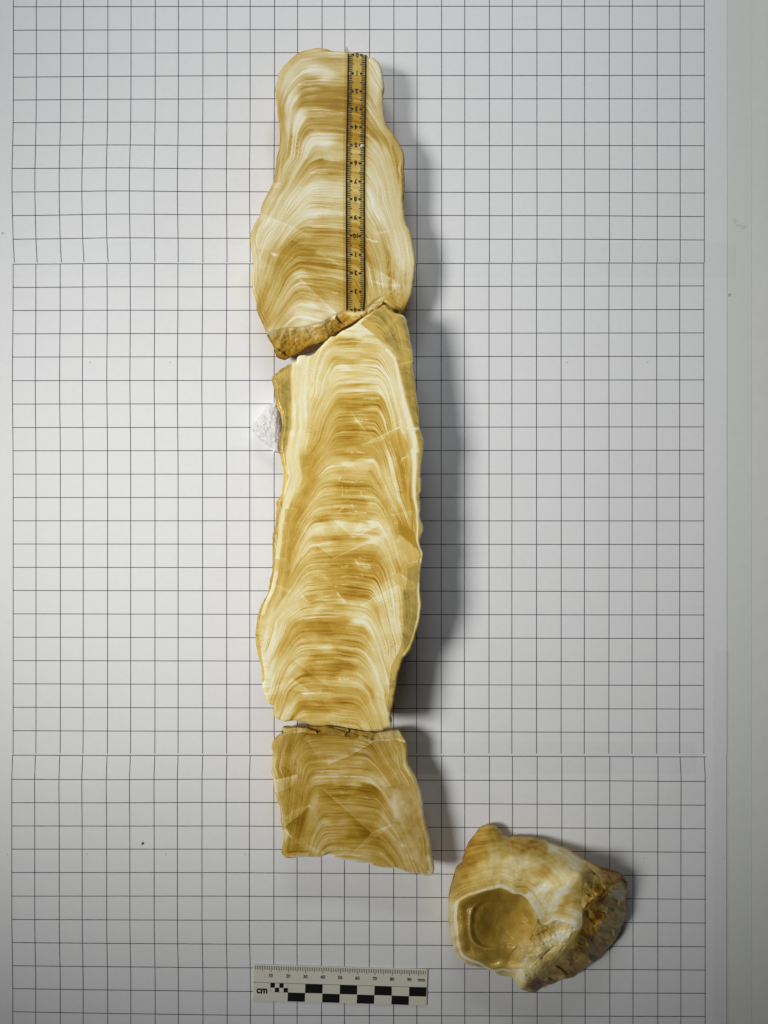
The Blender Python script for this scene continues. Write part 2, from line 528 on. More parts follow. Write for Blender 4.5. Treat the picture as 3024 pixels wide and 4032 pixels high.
def stone(name, label, outline, zfun, fields, mats, axis, base_px, h_mid, inset=0.28, jag=1.2, cell=2.5, seed=1, bulge=0.7, broken=None, group=None, cut_name='cut_face', broken_name='broken_end', category='stone'):
    """height field over the outline seen in the photo (each vertex placed at its own height) plus a rounded crusty underside"""
    loop = smooth_loop(outline, 5, jag, seed)
    x0, y0 = loop.min(0) - cell; x1, y1 = loop.max(0) + cell
    nx = int((x1 - x0) / cell) + 1; ny = int((y1 - y0) / cell) + 1
    gx, gy = np.meshgrid(x0 + np.arange(nx + 1) * cell, y0 + np.arange(ny + 1) * cell)
    cx = gx[:-1, :-1] + cell / 2; cy = gy[:-1, :-1] + cell / 2
    keep = inside(loop, cx, cy)
    # drop one-cell spurs
    idx = np.arange((nx + 1) * (ny + 1)).reshape(ny + 1, nx + 1)
    for _ in range(2):
        p = np.pad(keep, 1)
        nb = p[:-2, 1:-1].astype(int) + p[2:, 1:-1] + p[1:-1, :-2] + p[1:-1, 2:]
        keep &= nb >= 2
    r, c = np.nonzero(keep)
    Q = np.stack([idx[r, c], idx[r + 1, c], idx[r + 1, c + 1], idx[r, c + 1]], 1)
    used = np.unique(Q); remap = np.full(idx.size, -1); remap[used] = np.arange(len(used))
    Q = remap[Q]
    X = gx.ravel()[used].copy(); Y = gy.ravel()[used].copy()
    # boundary edges
    E = np.concatenate([Q[:, [0, 1]], Q[:, [1, 2]], Q[:, [2, 3]], Q[:, [3, 0]]])
    key = {}
    es = set(map(tuple, E.tolist()))
    bnd = [(a, b) for (a, b) in es if (b, a) not in es]
    nxt = {}
    for a, b in bnd:
        nxt.setdefault(a, []).append(b)
    loops = []
    while nxt:
        s = next(iter(nxt)); lp = [s]; cur = s
        while True:
            if cur not in nxt:
                break
            n = nxt[cur].pop()
            if not nxt[cur]:
                del nxt[cur]
            if n == s:
                break
            lp.append(n); cur = n
        loops.append(lp)
    lp = np.array(max(loops, key=len))
    bi = np.unique(np.array(bnd).ravel())
    d_, bx, by = seg_dist(loop, X[bi], Y[bi], True, True)
    X[bi] = bx; Y[bi] = by
    dist = seg_dist(loop, X, Y)
    Z, is_broken = zfun(X, Y, dist)
    tone, clear, layer = fields(X, Y, dist, Z)
    k = (HC - Z) / HC / S * MM
    W = np.stack([(X - 1512) * k, (2016 - Y) * k, Z * MM], 1)
    A = dict(tone=tone, clear=clear, layer=layer)
    bxp, byp = base_px
    t = thing(name, label, category, P(bxp, byp, 0), group)
    # parts of the top surface
    fb = is_broken[Q].mean(1) > 0.5
    cf = link(cut_name, sub_mesh(cut_name, W, Q[~fb], A), mats[0], t)
    if fb.any():
        link(broken_name, sub_mesh(broken_name, W, Q[fb], A), mats[1], t)
    # underside
    B = W[lp]; nB = len(B)
    ax = np.array([P(a, b, h_mid * 0.5)[:2] for a, b in axis])
    dxy = seg_dist([tuple(q * 1000) for q in ax], B[:, 0] * 1000, B[:, 1] * 1000, False, True)
    tgt = np.stack([dxy[1], dxy[2]], 1) / 1000
    nr = 14
    V = []; ta = []
    arc = np.concatenate([[0], np.cumsum(np.linalg.norm(np.diff(B[:, :2], axis=0), axis=1))]) * 1000
    for j in range(nr + 1):
        f = j / nr
        fi = inset * (1 - math.sqrt(max(0, 1 - f * f * 0.98)))
        q = B.copy()
        out = (B[:, :2] - tgt); ln = np.linalg.norm(out, axis=1)[:, None] + 1e-9
        nz = fbm(arc / 6.0, np.full(nB, f * 5.0), seed + 20, 4)
        win = np.minimum(1, np.minimum(arc, arc[-1] - arc) / 6.0)
        bl = (bulge * math.sin(math.pi * min(1, f * 1.4)) * (0.25 + 1.6 * nz * win) if f < 0.72 else 0 * nz)
        q[:, :2] = B[:, :2] * (1 - fi) + tgt * fi + out / ln * (np.asarray(bl)[:, None] * MM)
        q[:, 2] = B[:, 2] * (1 - f) + 0.00016 * f
        V.append(q)
    V = np.concatenate(V)
    F = []
    ii = np.arange(nB); i2 = (ii + 1) % nB
    for j in range(nr):
        a = j * nB
        F.append(np.stack([a + ii, a + nB + ii, a + nB + i2, a + i2], 1))
    F = np.concatenate(F).tolist()
    F = [tuple(f[::-1]) for f in F]
    ctr = np.array([[V[nr * nB:, 0].mean(), V[nr * nB:, 1].mean(), 0.00016]])
    V = np.concatenate([V, ctr]); ci = len(V) - 1
    for i in range(nB):
        F.append((ci, nr * nB + i, nr * nB + (i + 1) % nB))
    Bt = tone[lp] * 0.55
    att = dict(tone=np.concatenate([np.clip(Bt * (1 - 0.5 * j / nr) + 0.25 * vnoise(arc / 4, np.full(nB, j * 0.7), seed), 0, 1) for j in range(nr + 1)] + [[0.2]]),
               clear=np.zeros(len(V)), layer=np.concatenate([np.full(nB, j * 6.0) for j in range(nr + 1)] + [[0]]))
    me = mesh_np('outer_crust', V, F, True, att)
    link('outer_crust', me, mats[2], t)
    return t, loop


def lamination(X, Y, ctrl, p=1.7):
    """growth coordinate: flat in the middle, falling to both sides; rows of ctrl = (y, centre, half_l, half_r, k, tilt)"""
    c = np.array(ctrl, float)
    f = lambda j: np.interp(Y, c[:, 0], c[:, j])
    xc = f(1) + 14 * fbm(X / 90, Y / 90, 5, 2)
    s = X - xc
    D = f(4) * np.where(s < 0, np.maximum(0, -s - f(2)), np.maximum(0, s - f(3))) ** p
    D = D + 0.0006 * s * s
    warp = 5 * fbm(X / 75, Y / 60, 11, 2) + 1.6 * fbm(X / 16, Y / 12, 15, 2)
    return Y - D - f(5) * s + warp, s


def bands(t, X, Y, seed):
    """streaky fine and medium growth bands along t"""
    lat = X / 110.0
    f1 = np.tanh(5 * vnoise(t / 3.0, lat * 1.2, seed)) * 0.5
    f2 = vnoise(t / 6.0, lat, seed + 1); f3 = vnoise(t / 13.0, lat * 0.6, seed + 2); f4 = vnoise(t / 34.0, lat * 0.4, seed + 3)
    amp = 0.35 + 1.0 * (vnoise(X / 60, Y / 60, seed + 4) + 0.5)
    dark = -np.clip(vnoise(t / 3.8, lat * 0.7, seed + 6) - 0.20, 0, 1) * 1.5      # thin dark hairlines
    f2 = np.tanh(4 * f2) * 0.5; f3 = np.tanh(3.5 * f3) * 0.5
    milk = np.clip(vnoise(t / 6.5, lat * 1.3, seed + 8) - 0.18, 0, 1) * 0.9      # crisp milky lines
    return amp * (0.17 * f1 + 0.27 * f2 + 0.22 * f3 + 0.08 * f4 + dark + milk)


def crease(X, Y, segs):
    """cleavage planes inside the crystal: a straight edge, one side of it a little lighter"""
    r = np.zeros(X.shape)
    for x0, y0, x1, y1, a, w in segs:
        dx, dy = x1 - x0, y1 - y0; L = math.hypot(dx, dy)
        u = ((X - x0) * dx + (Y - y0) * dy) / L; v = ((X - x0) * -dy + (Y - y0) * dx) / L
        v = v + 2.0 * vnoise(u / 12, u * 0, 3)
        r += a * np.where((v > 0) & (v < w), 1 - v / w, 0) * sstep(0, 8, u) * (1 - sstep(L - 8, L, u))
        r += abs(a) * 0.7 * np.exp(-(v / 2.2) ** 2) * ((u > 0) & (u < L))
    return r


def flecks(X, Y, segs):
    m = np.zeros(X.shape)
    for x0, y0, x1, y1, r in segs:
        d = seg_dist([(x0, y0), (x1, y1)], X, Y, False) + 2.0 * fbm(X / 5, Y / 5, 8, 2)
        m = np.maximum(m, 1 - sstep(r * 0.3, r * 1.1, d))
    return m


def flakes(X, Y, tone, items):
    """single cleavage flakes: (polygon, shift of tone or None, tone to pull to, amount)"""
    for poly, shift, goal, k in items:
        x0, y0 = np.min(poly, 0) - 6; x1, y1 = np.max(poly, 0) + 6
        m = (X > x0) & (X < x1) & (Y > y0) & (Y < y1)
        xx = X[m]; yy = Y[m]
        xj = xx + 3.0 * vnoise(xx / 9, yy / 9, 91); yj = yy + 3.0 * vnoise(xx / 9, yy / 9, 92)
        ins = inside(poly, xj, yj); d = seg_dist(poly, xj, yj)
        tt = tone[m]
        if shift is not None:
            tt = tt + shift * ins
        if goal is not None:
            tt = np.where(ins, tt * (1 - k) + goal * k, tt)
        tt = tt + 0.07 * np.exp(-(d / 2.2) ** 2)
        tone[m] = tt
    return tone


def sgs(conv, segs):
    out = []
    for x0, y0, x1, y1, a, w in segs:
        (p, q) = conv([(x0, y0), (x1, y1)])
        out.append((*p, *q, a, w * KA))
    return out


def fls(conv, segs):
    out = []
    for x0, y0, x1, y1, r in segs:
        (p, q) = conv([(x0, y0), (x1, y1)])
        out.append((*p, *q, r * KA))
    return out


# ================================================================== piece 1 (with the centimetre strip)
H1 = 21.0
out1 = A_([(360, 265), (385, 220), (430, 175), (480, 130), (530, 100), (590, 82), (645, 72), (700, 78), (740, 92), (800, 98), (860, 104), (930, 108), (1000, 125), (1020, 140), (1055, 147), (1085, 175), (1105, 210), (1115, 250), (1122, 300), (1128, 355), (1120, 400), (1118, 440), (1122, 500), (1130, 570), (1140, 620), (1165, 655), (1195, 690), (1215, 730), (1240, 770), (1262, 810), (1275, 860), (1278, 910), (1272, 960), (1276, 1010), (1275, 1080)])
out1 += B_([(1275, 10), (1268, 60), (1272, 120), (1278, 170), (1285, 215), (1300, 260), (1318, 290), (1330, 340), (1342, 400), (1352, 460), (1358, 510), (1355, 560), (1348, 620), (1340, 690), (1330, 740), (1312, 790), (1295, 830), (1275, 865), (1255, 893), (1215, 872), (1175, 838), (1135, 812), (1095, 838), (1040, 880), (980, 915), (930, 938), (880, 972), (820, 1002), (760, 1046), (690, 1092), (640, 1110), (570, 1135), (530, 1160), (480, 1190), (420, 1220), (390, 1222), (350, 1205), (335, 1170), (320, 1120), (290, 1075), (275, 1040), (262, 1000), (240, 950), (220, 910), (205, 870), (203, 820), (190, 770), (178, 720), (170, 660), (173, 600), (180, 550), (175, 490), (165, 430), (155, 370), (158, 320), (172, 280), (190, 240), (215, 200), (232, 165), (235, 130), (250, 85), (270, 50)])
out1 += A_([(318, 1060), (332, 1040), (335, 990), (345, 920), (350, 860), (368, 800), (370, 770), (375, 720), (370, 650), (362, 590), (352, 520), (345, 450), (342, 400), (338, 370), (348, 330), (358, 300)])
frac1 = B_([(240, 1045), (300, 1022), (400, 1000), (560, 985), (640, 968), (700, 945), (785, 893), (840, 872), (900, 880), (960, 868), (1010, 840), (1060, 790), (1110, 765), (1140, 790), (1190, 850), (1230, 885), (1290, 900)])
fpoly1 = frac1 + B_([(1290, 1400), (240, 1400)])
t1 = A_([(600, 100, .6), (480, 150, .6), (750, 130, .5), (1050, 200, .75), (620, 240, .85), (720, 270, .9), (500, 230, .7), (420, 230, .7), (800, 210, .55), (600, 310, .35), (780, 320, .45), (560, 380, .3), (700, 390, .2), (800, 390, .15), (600, 430, .3), (650, 470, .15), (780, 490, .1), (560, 470, .25), (640, 520, .5), (620, 570, .35), (750, 570, .35), (700, 640, .35), (830, 650, .3), (500, 570, .9), (520, 600, .9), (440, 620, .8), (470, 450, .8), (420, 350, .75), (440, 290, .85), (380, 450, .55), (380, 560, .45), (390, 700, .5), (400, 800, .4), (370, 900, .4), (450, 760, .35), (560, 690, .3), (900, 690, .3), (1050, 710, .25), (1130, 740, .3), (1200, 800, .35), (1230, 900, .35), (1255, 1000, .4), (640, 720, .85), (700, 760, .85), (560, 760, .8), (800, 790, .6), (850, 760, .35), (520, 850, .65), (620, 840, .7), (750, 860, .7), (560, 900, .55), (680, 910, .4), (780, 930, .4), (650, 960, .55), (750, 1000, .4), (600, 1020, .6), (480, 950, .7), (430, 900, .7), (420, 1050, .6), (700, 1080, .85), (800, 1100, .85), (600, 1100, .9), (500, 1150, .85), (400, 1200, .8), (700, 1150, .8), (780, 1200, .75), (600, 1230, .85), (330, 1200, .6), (1080, 320, .8), (1080, 450, .75), (1050, 550, .75), (1100, 620, .7), (1150, 700, .55), (1080, 780, .75), (1150, 830, .8), (1100, 900, .75), (1180, 950, .7), (1030, 1000, .85), (1080, 1050, .9), (1120, 1000, .7), (1200, 1080, .75), (1100, 1200, .85), (1200, 1220, .75), (930, 200, .5), (930, 350, .4), (930, 500, .3), (930, 600, .35), (930, 850, .6), (930, 1000, .65), (930, 1150, .75)])
t1 += B_([(330, 80, .85), (500, 60, .9), (700, 110, .9), (600, 160, .85), (400, 130, .85), (750, 180, .7), (550, 210, .7), (300, 200, .8), (400, 240, .7), (680, 240, .55), (800, 250, .6), (560, 280, .45), (700, 310, .3), (800, 320, .35), (300, 330, .8), (220, 300, .75), (400, 330, .6), (250, 400, .75), (200, 420, .75), (330, 420, .5), (500, 390, .3), (400, 430, .35), (600, 430, .25), (700, 450, .35), (550, 500, .2), (400, 500, .3), (700, 540, .3), (800, 480, .4), (500, 560, .25), (300, 500, .4), (350, 470, .6), (620, 600, .4), (800, 610, .6), (500, 600, .6), (450, 640, .4), (600, 660, .35), (750, 660, .35), (820, 720, .3), (350, 640, .45), (300, 620, .6), (320, 750, .55), (220, 560, .7), (210, 700, .6), (270, 700, .35), (260, 800, .35), (270, 900, .35), (300, 950, .4), (370, 850, .5), (400, 750, .5), (480, 800, .6), (550, 780, .45), (650, 770, .4), (530, 880, .85), (600, 850, .85), (700, 850, .6), (650, 910, .8), (750, 890, .7), (560, 920, .9), (480, 930, .7), (420, 950, .6), (380, 950, .45), (1050, 100, .95), (1100, 180, .95), (1150, 120, .8), (1050, 200, .85), (1200, 200, .8), (1080, 300, .6), (1150, 350, .55), (1030, 420, .4), (1080, 450, .35), (1150, 480, .4), (1050, 560, .35), (1120, 560, .55), (1200, 560, .6), (1230, 440, .85), (1270, 520, .85), (1200, 350, .8), (1300, 450, .8), (1270, 340, .8), (1310, 600, .75), (1280, 680, .6), (1200, 640, .4), (1100, 650, .4), (1150, 700, .45), (1200, 760, .35), (1260, 780, .45), (1230, 850, .45), (1050, 720, .5), (1100, 760, .6), (1050, 800, .45), (900, 860, .4), (1000, 870, .4), (920, 150, .6), (920, 300, .4), (920, 450, .4), (920, 600, .5), (920, 760, .4), (350, 1050, .3), (420, 1080, .2), (380, 1170, .25), (500, 1050, .3), (600, 1040, .35), (700, 1020, .2), (600, 1100, .15), (780, 970, .12), (850, 930, .15), (900, 900, .5), (300, 1020, .8), (360, 1010, .6)])
cre1 = sgs(B_, [(230, 165, 430, 250, .14, 90), (430, 250, 610, 340, .12, 80), (455, 355, 640, 430, -.14, 60), (640, 430, 820, 550, .12, 60), (520, 640, 660, 780, .12, 70), (660, 780, 785, 890, .12, 60), (1000, 520, 1180, 640, .12, 60), (1060, 320, 1170, 290, .1, 50), (1030, 660, 1240, 690, .16, 40), (1240, 690, 1150, 760, .12, 40), (300, 450, 360, 470, .2, 20)])
fl1 = fls(B_, [(1000, 352, 1030, 358, 7), (1035, 366, 1076, 371, 9), (755, 742, 790, 748, 5), (595, 676, 598, 680, 4)]) + fls(A_, [(610, 518, 690, 520, 4), (690, 522, 770, 530, 5), (770, 535, 825, 540, 4), (690, 880, 800, 890, 4), (590, 975, 720, 985, 4), (500, 335, 600, 340, 4)])


def zf1(X, Y, d):
    fr = inside(fpoly1, X, Y)
    fd_ = seg_dist(frac1, X, Y, False)
    z = np.full(X.shape, H1) - 1.0 * np.exp(-d / 4.0) + 0.10 * fbm(X / 30, Y / 30, 2, 3)
    fa = facets(X, Y, 58, 4, 1.5, 0.5); fb_ = facets(X, Y, 13, 6, 1.4, -0.4)
    zz = H1 - 0.3 - fd_ / S * (0.36 + 0.30 * sstep(1200, 1330, Y)) + (1.7 * fa[1] + 0.5 * fb_[1] + 2.0 * fbm(X / 50, Y / 50, 21, 2)) * sstep(0, 16, fd_)
    zz = np.clip(zz, 2.0, H1 + 0.5)
    return np.where(fr, zz, z), fr


LAM1 = [(180, 1300, 110, 120, .05, 0.0), (420, 1300, 95, 120, .055, .04), (620, 1330, 70, 110, .06, .08), (820, 1310, 90, 90, .05, .06), (1000, 1290, 110, 110, .05, .10), (1120, 1260, 70, 120, .05, .16), (1300, 1230, 50, 120, .05, .2)]


FLK1 = [(B_([(1020, 560), (1180, 640), (1250, 690), (1140, 700), (1030, 660)]), .12, None, 0), (B_([(1010, 700), (1060, 690), (1100, 740), (1140, 770), (1090, 830), (1010, 860)]), None, .55, .6), (B_([(455, 355), (820, 550), (700, 560), (400, 470), (320, 440)]), -.06, None, 0), (B_([(310, 450), (360, 470), (330, 480)]), .25, None, 0), (B_([(520, 640), (780, 890), (700, 890), (560, 800), (480, 700)]), .08, None, 0), (A_([(318, 1055), (385, 1050), (370, 1085), (320, 1090)]), .15, None, 0), (B_([(1060, 320), (1170, 290), (1080, 300), (1040, 250)]), .1, None, 0)]


def fields1(X, Y, d, Z):
    t, s = lamination(X, Y, LAM1)
    tone = tone_layered(t1, lambda a, b: lamination(a, b, LAM1)[0], X + 8 * vnoise(X / 30, Y / 12, 3), Y, t)
    tone = 0.5 + (tone - 0.5) * 1.12
    side = 1 - sstep(14, 40, d)
    tb = bands(t, X, Y, 3); eb = 0.9 * bands(d * 1.1 + 4 * fbm(X / 40, Y / 40, 7, 2), Y, X * 0.3, 13)
    fr = inside(fpoly1, X, Y)
    side = side * sstep(300, 420, Y)
    tone = tone + np.where(fr, 0.33 - 0.0030 * seg_dist(frac1, X, Y, False) + 0.16 * (facets(X, Y, 58, 4, 1.5, 0.5)[0] - 0.5) + 0.12 * (facets(X, Y, 13, 6, 1.4, -0.4)[0] - 0.5) + 0.25 * fbm(X / 22, Y / 22, 30, 3), 0.95 * (tb * (1 - side) + eb * side))
    cv, ch, ce = facets(X, Y, 46, 12, 2.2, 0.5)
    tone = tone + crease(X, Y, cre1) * np.where(fr, 0, 1) + 0.10 * (cv - 0.5) * (1 - fr) * sstep(620, 900, Y)
    tone = flakes(X, Y, tone - 0.015, FLK1)
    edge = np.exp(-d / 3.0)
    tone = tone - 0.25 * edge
    tone = tone + 0.4 * flecks(X, Y, fl1)
    clear = np.clip(0.55 * np.exp(-d / 5) * sstep(450, 700, Y), 0, 1) * (1 - fr)
    return np.clip(tone, 0, 1), clear, t * 0.25


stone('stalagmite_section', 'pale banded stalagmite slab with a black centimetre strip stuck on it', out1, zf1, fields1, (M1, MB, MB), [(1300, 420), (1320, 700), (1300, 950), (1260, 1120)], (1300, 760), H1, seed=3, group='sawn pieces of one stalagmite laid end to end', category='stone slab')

# ================================================================== piece 2
H2 = 32.0
out2 = C_([(1135, 92), (1170, 125), (1205, 150), (1240, 160), (1275, 175), (1290, 205), (1300, 250), (1315, 310), (1322, 360), (1335, 420), (1342, 480), (1340, 540), (1345, 590), (1352, 640), (1358, 690), (1365, 740), (1372, 800), (1382, 850), (1385, 910), (1385, 975), (1395, 1010), (1405, 1040), (1415, 1080)])
out2 += D_([(1415, 15), (1412, 60), (1405, 110), (1398, 160), (1392, 220), (1400, 270), (1398, 330), (1385, 380), (1392, 430), (1395, 470), (1390, 520), (1398, 560), (1412, 590), (1412, 630), (1400, 660), (1392, 690), (1395, 740), (1412, 780), (1415, 810), (1410, 850), (1395, 910), (1392, 960)])
out2 += E_([(1392, 0), (1395, 60), (1402, 120), (1405, 165), (1398, 220), (1390, 270), (1380, 310), (1365, 350), (1352, 400), (1335, 440), (1320, 480), (1300, 505), (1275, 530), (1255, 575), (1240, 620), (1228, 660), (1220, 710), (1215, 760), (1205, 800), (1198, 850), (1190, 890), (1180, 930), (1175, 980), (1182, 1030), (1140, 1045), (1110, 1062), (1050, 1066), (1000, 1066), (950, 1056), (870, 1043), (800, 1030), (740, 1022), (690, 1028), (640, 1028), (600, 1020), (560, 1005), (520, 997), (490, 990), (450, 992), (410, 998), (370, 985), (340, 970), (330, 955), (330, 890), (300, 875), (275, 840), (262, 800), (250, 750), (243, 720), (243, 670), (240, 620), (230, 570), (215, 520), (205, 470), (198, 420), (195, 360), (200, 310), (208, 260), (215, 215), (232, 165), (255, 120), (275, 90), (290, 50), (298, 0)])
out2 += D_([(300, 980), (312, 940), (318, 880), (320, 830), (320, 770), (318, 700), (325, 640), (338, 590), (342, 540), (345, 490), (350, 460), (343, 420), (365, 390), (385, 360), (390, 310), (398, 250), (400, 210), (390, 160), (378, 110), (370, 70)])
out2 += C_([(368, 1150), (365, 1100), (372, 1040), (385, 985), (385, 930), (375, 880), (360, 850), (345, 810), (335, 760), (328, 700), (315, 640), (315, 622), (340, 595), (380, 560), (420, 535), (460, 515), (490, 508), (500, 475), (520, 460), (555, 458), (580, 465), (620, 448), (660, 405), (700, 365), (740, 325), (770, 322), (800, 300), (830, 280), (870, 262), (920, 232), (980, 185), (1040, 145), (1090, 115)])
t2 = C_([(850, 290, .85), (950, 300, .9), (1050, 350, .8), (800, 350, .55), (900, 370, .5), (1000, 390, .6), (700, 400, .8), (750, 440, .75), (900, 430, .75), (1050, 440, .7), (650, 480, .85), (900, 470, .85), (1100, 480, .85), (900, 510, .5), (780, 505, .5), (1050, 510, .55), (600, 560, .85), (800, 560, .85), (950, 560, .8), (1100, 560, .85), (540, 500, .85), (510, 600, .9), (480, 700, .9), (560, 700, .9), (490, 850, .95), (530, 900, .95), (600, 780, .85), (650, 700, .85), (700, 620, .85), (900, 630, .75), (1050, 640, .8), (1150, 600, .9), (1180, 700, .9), (1120, 700, .85), (850, 700, .7), (950, 690, .75), (750, 750, .75), (680, 800, .7), (620, 870, .75), (640, 950, .65), (900, 770, .4), (820, 800, .35), (1000, 770, .45), (900, 850, .3), (1000, 850, .35), (1090, 830, .4), (780, 880, .5), (720, 900, .5), (700, 980, .4), (620, 1040, .5), (850, 930, .3), (950, 930, .5), (1050, 930, .35), (900, 990, .2), (800, 1010, .25), (1000, 1010, .3), (880, 1060, .3), (980, 1070, .35), (1080, 1060, .45), (750, 1060, .4), (700, 1080, .35), (1130, 900, .7), (1200, 900, .8), (1250, 950, .85), (1180, 1000, .6), (1280, 1000, .8), (1150, 1080, .4), (1200, 1120, .4), (1250, 1100, .35), (1300, 1120, .5), (1330, 1080, .7), (1350, 1180, .9), (560, 1050, .85), (500, 1050, .95), (480, 1150, .95), (530, 1150, .85), (570, 1200, .25), (620, 1180, .35), (600, 1130, .5), (700, 1150, .6), (800, 1140, .5), (900, 1160, .5), (1000, 1160, .45), (750, 1230, .6), (900, 1200, .4), (1050, 1240, .65), (1120, 1200, .5), (1250, 1230, .3), (1200, 350, .4), (1250, 300, .5), (1150, 250, .45), (1280, 450, .5), (1300, 600, .25), (1330, 750, .3), (1350, 900, .25), (400, 650, .3), (420, 800, .25), (420, 950, .3), (400, 1080, .3)])
t2 += D_([(560, 100, .3), (620, 60, .3), (580, 200, .3), (650, 150, .45), (600, 300, .4), (540, 350, .3), (500, 450, .25), (480, 540, .25), (440, 650, .3), (420, 760, .3), (400, 900, .3), (450, 870, .45), (760, 60, .5), (900, 60, .5), (1000, 60, .45), (850, 150, .85), (750, 160, .75), (980, 170, .75), (850, 200, .5), (750, 230, .65), (900, 240, .5), (850, 300, .25), (950, 300, .3), (1050, 200, .5), (700, 330, .6), (660, 340, .65), (850, 350, .4), (1000, 340, .45), (850, 400, .4), (950, 420, .4), (680, 430, .6), (620, 480, .8), (800, 470, .45), (950, 490, .5), (1050, 450, .65), (850, 530, .3), (700, 530, .35), (950, 540, .35), (640, 600, .9), (580, 620, .85), (800, 590, .8), (950, 590, .8), (1090, 590, .95), (1150, 640, .95), (800, 640, .65), (950, 640, .65), (1050, 660, .6), (800, 680, .25), (650, 690, .5), (950, 690, .4), (540, 680, .65), (580, 740, .85), (530, 790, .8), (700, 730, .6), (850, 730, .5), (1000, 740, .5), (800, 790, .4), (950, 790, .4), (1080, 700, .75), (1200, 740, .8), (1180, 800, .65), (650, 800, .5), (600, 850, .65), (700, 850, .6), (500, 900, .5), (850, 850, .3), (950, 870, .55), (1050, 860, .3), (750, 900, .3), (900, 910, .15), (800, 930, .3), (1050, 920, .3), (1150, 870, .5), (1220, 900, .5), (600, 940, .5), (530, 970, .55), (700, 980, .4), (900, 980, .4), (1000, 980, .35), (1100, 960, .4), (1180, 970, .5), (560, 1040, .75), (500, 1080, .85), (650, 1040, .65), (800, 1030, .45), (950, 1040, .35), (1080, 1060, .8), (1150, 1050, .8), (1200, 1000, .7), (750, 1090, .4), (900, 1090, .3), (980, 1100, .3), (1130, 1110, .9), (600, 1110, .45), (430, 1150, .8), (380, 1220, .85), (520, 1200, .8), (650, 1190, .7), (800, 1180, .45), (900, 1170, .75), (960, 1210, .8), (1050, 1180, .6), (1200, 1150, .9), (1180, 150, .85), (1120, 170, .75), (1150, 250, .8), (1200, 300, .85), (1220, 380, .9), (1190, 430, .8), (1120, 350, .6), (1100, 300, .5), (1150, 430, .45), (1180, 520, .5), (1260, 500, .4), (1250, 350, .4), (1260, 200, .35), (1290, 300, .3), (1310, 450, .35), (1340, 560, .3), (1250, 600, .15), (1300, 640, .15), (1340, 700, .25), (1280, 720, .55), (1330, 780, .55), (1270, 800, .55), (1350, 830, .5), (1260, 950, .55), (1300, 980, .55)])
t2 += E_([(330, 280, .9), (300, 380, .95), (290, 500, .95), (300, 650, .95), (290, 780, .85), (380, 340, .8), (400, 260, .7), (450, 200, .75), (550, 180, .7), (600, 230, .7), (700, 180, .5), (780, 220, .5), (900, 200, .65), (1000, 130, .75), (1080, 200, .6), (1140, 180, .75), (1180, 250, .95), (1120, 300, .9), (1030, 300, .85), (950, 250, .8), (700, 280, .2), (600, 290, .25), (800, 280, .25), (500, 300, .4), (650, 310, .3), (850, 310, .35), (450, 350, .6), (550, 340, .3), (700, 345, .2), (850, 345, .25), (950, 350, .3), (430, 400, .4), (600, 400, .45), (500, 380, .35), (700, 410, .35), (850, 410, .35), (1000, 400, .5), (1040, 440, .85), (1100, 400, .85), (1200, 380, .95), (1210, 300, .9), (1150, 480, .9), (1190, 480, .85), (600, 460, .6), (700, 470, .7), (850, 470, .6), (550, 500, .7), (480, 560, .75), (400, 520, .55), (370, 620, .7), (420, 600, .6), (700, 520, .35), (850, 500, .35), (700, 580, .3), (800, 600, .25), (640, 560, .3), (870, 600, .3), (600, 640, .25), (750, 640, .25), (950, 560, .6), (950, 650, .7), (1000, 700, .7), (880, 650, .5), (500, 660, .5), (600, 700, .4), (700, 690, .4), (840, 690, .7), (930, 720, .75), (450, 720, .55), (550, 750, .4), (700, 740, .4), (650, 790, .35), (900, 770, .45), (850, 800, .4), (950, 800, .45), (1030, 780, .4), (1080, 650, .9), (1100, 800, .9), (1140, 700, .9), (1120, 900, .85), (1060, 900, .7), (400, 800, .5), (470, 800, .45), (600, 840, .5), (700, 840, .5), (550, 870, .2), (700, 860, .25), (800, 850, .3), (460, 880, .75), (380, 900, .6), (420, 940, .75), (600, 920, .4), (700, 920, .4), (550, 950, .6), (850, 920, .5), (800, 970, .5), (650, 970, .6), (900, 980, .5), (950, 930, .4), (1000, 960, .5), (1080, 980, .6), (1000, 1040, .6), (1320, 200, .3), (1330, 100, .3), (1290, 400, .3), (1190, 760, .5), (1170, 900, .5)])
clearR = C_([(960, 230), (1130, 80), (1250, 150), (1310, 205), (1350, 330), (1355, 480), (1400, 900), (1400, 985), (1340, 990), (1310, 900), (1280, 800), (1255, 680), (1230, 530), (1190, 440), (1130, 370), (1060, 310)])
clearR2 = C_([(1340, 1000), (1400, 1000), (1430, 1090)]) + D_([(1440, 60), (1420, 200), (1420, 330), (1410, 480), (1430, 600), (1410, 690), (1430, 800), (1410, 1000)]) + E_([(1420, 160), (1390, 310), (1340, 470), (1270, 560), (1230, 700), (1210, 930), (1150, 930), (1165, 750), (1180, 600), (1230, 500), (1255, 430), (1265, 330), (1275, 200), (1265, 60), (1290, 20)]) + D_([(1300, 900), (1375, 870), (1385, 800), (1360, 700), (1362, 560), (1335, 400), (1335, 280), (1345, 150), (1350, 30)]) + C_([(1372, 1120), (1370, 1060)])
clearL = C_([(290, 622), (470, 500), (445, 620), (450, 700), (462, 800), (457, 900), (462, 980), (440, 1080), (432, 1160)]) + D_([(425, 90), (440, 180), (460, 240), (440, 320), (408, 380), (382, 480), (368, 600), (352, 720), (345, 800), (332, 920), (318, 1020), (285, 1100), (250, 1170)]) + E_([(240, 190), (228, 280), (225, 400), (240, 520), (262, 640), (262, 700), (240, 720), (200, 600), (170, 400), (200, 160), (280, 0)]) + D_([(290, 900), (300, 700), (320, 500), (340, 400), (380, 250), (360, 60)]) + C_([(340, 1000), (360, 900), (310, 700)])
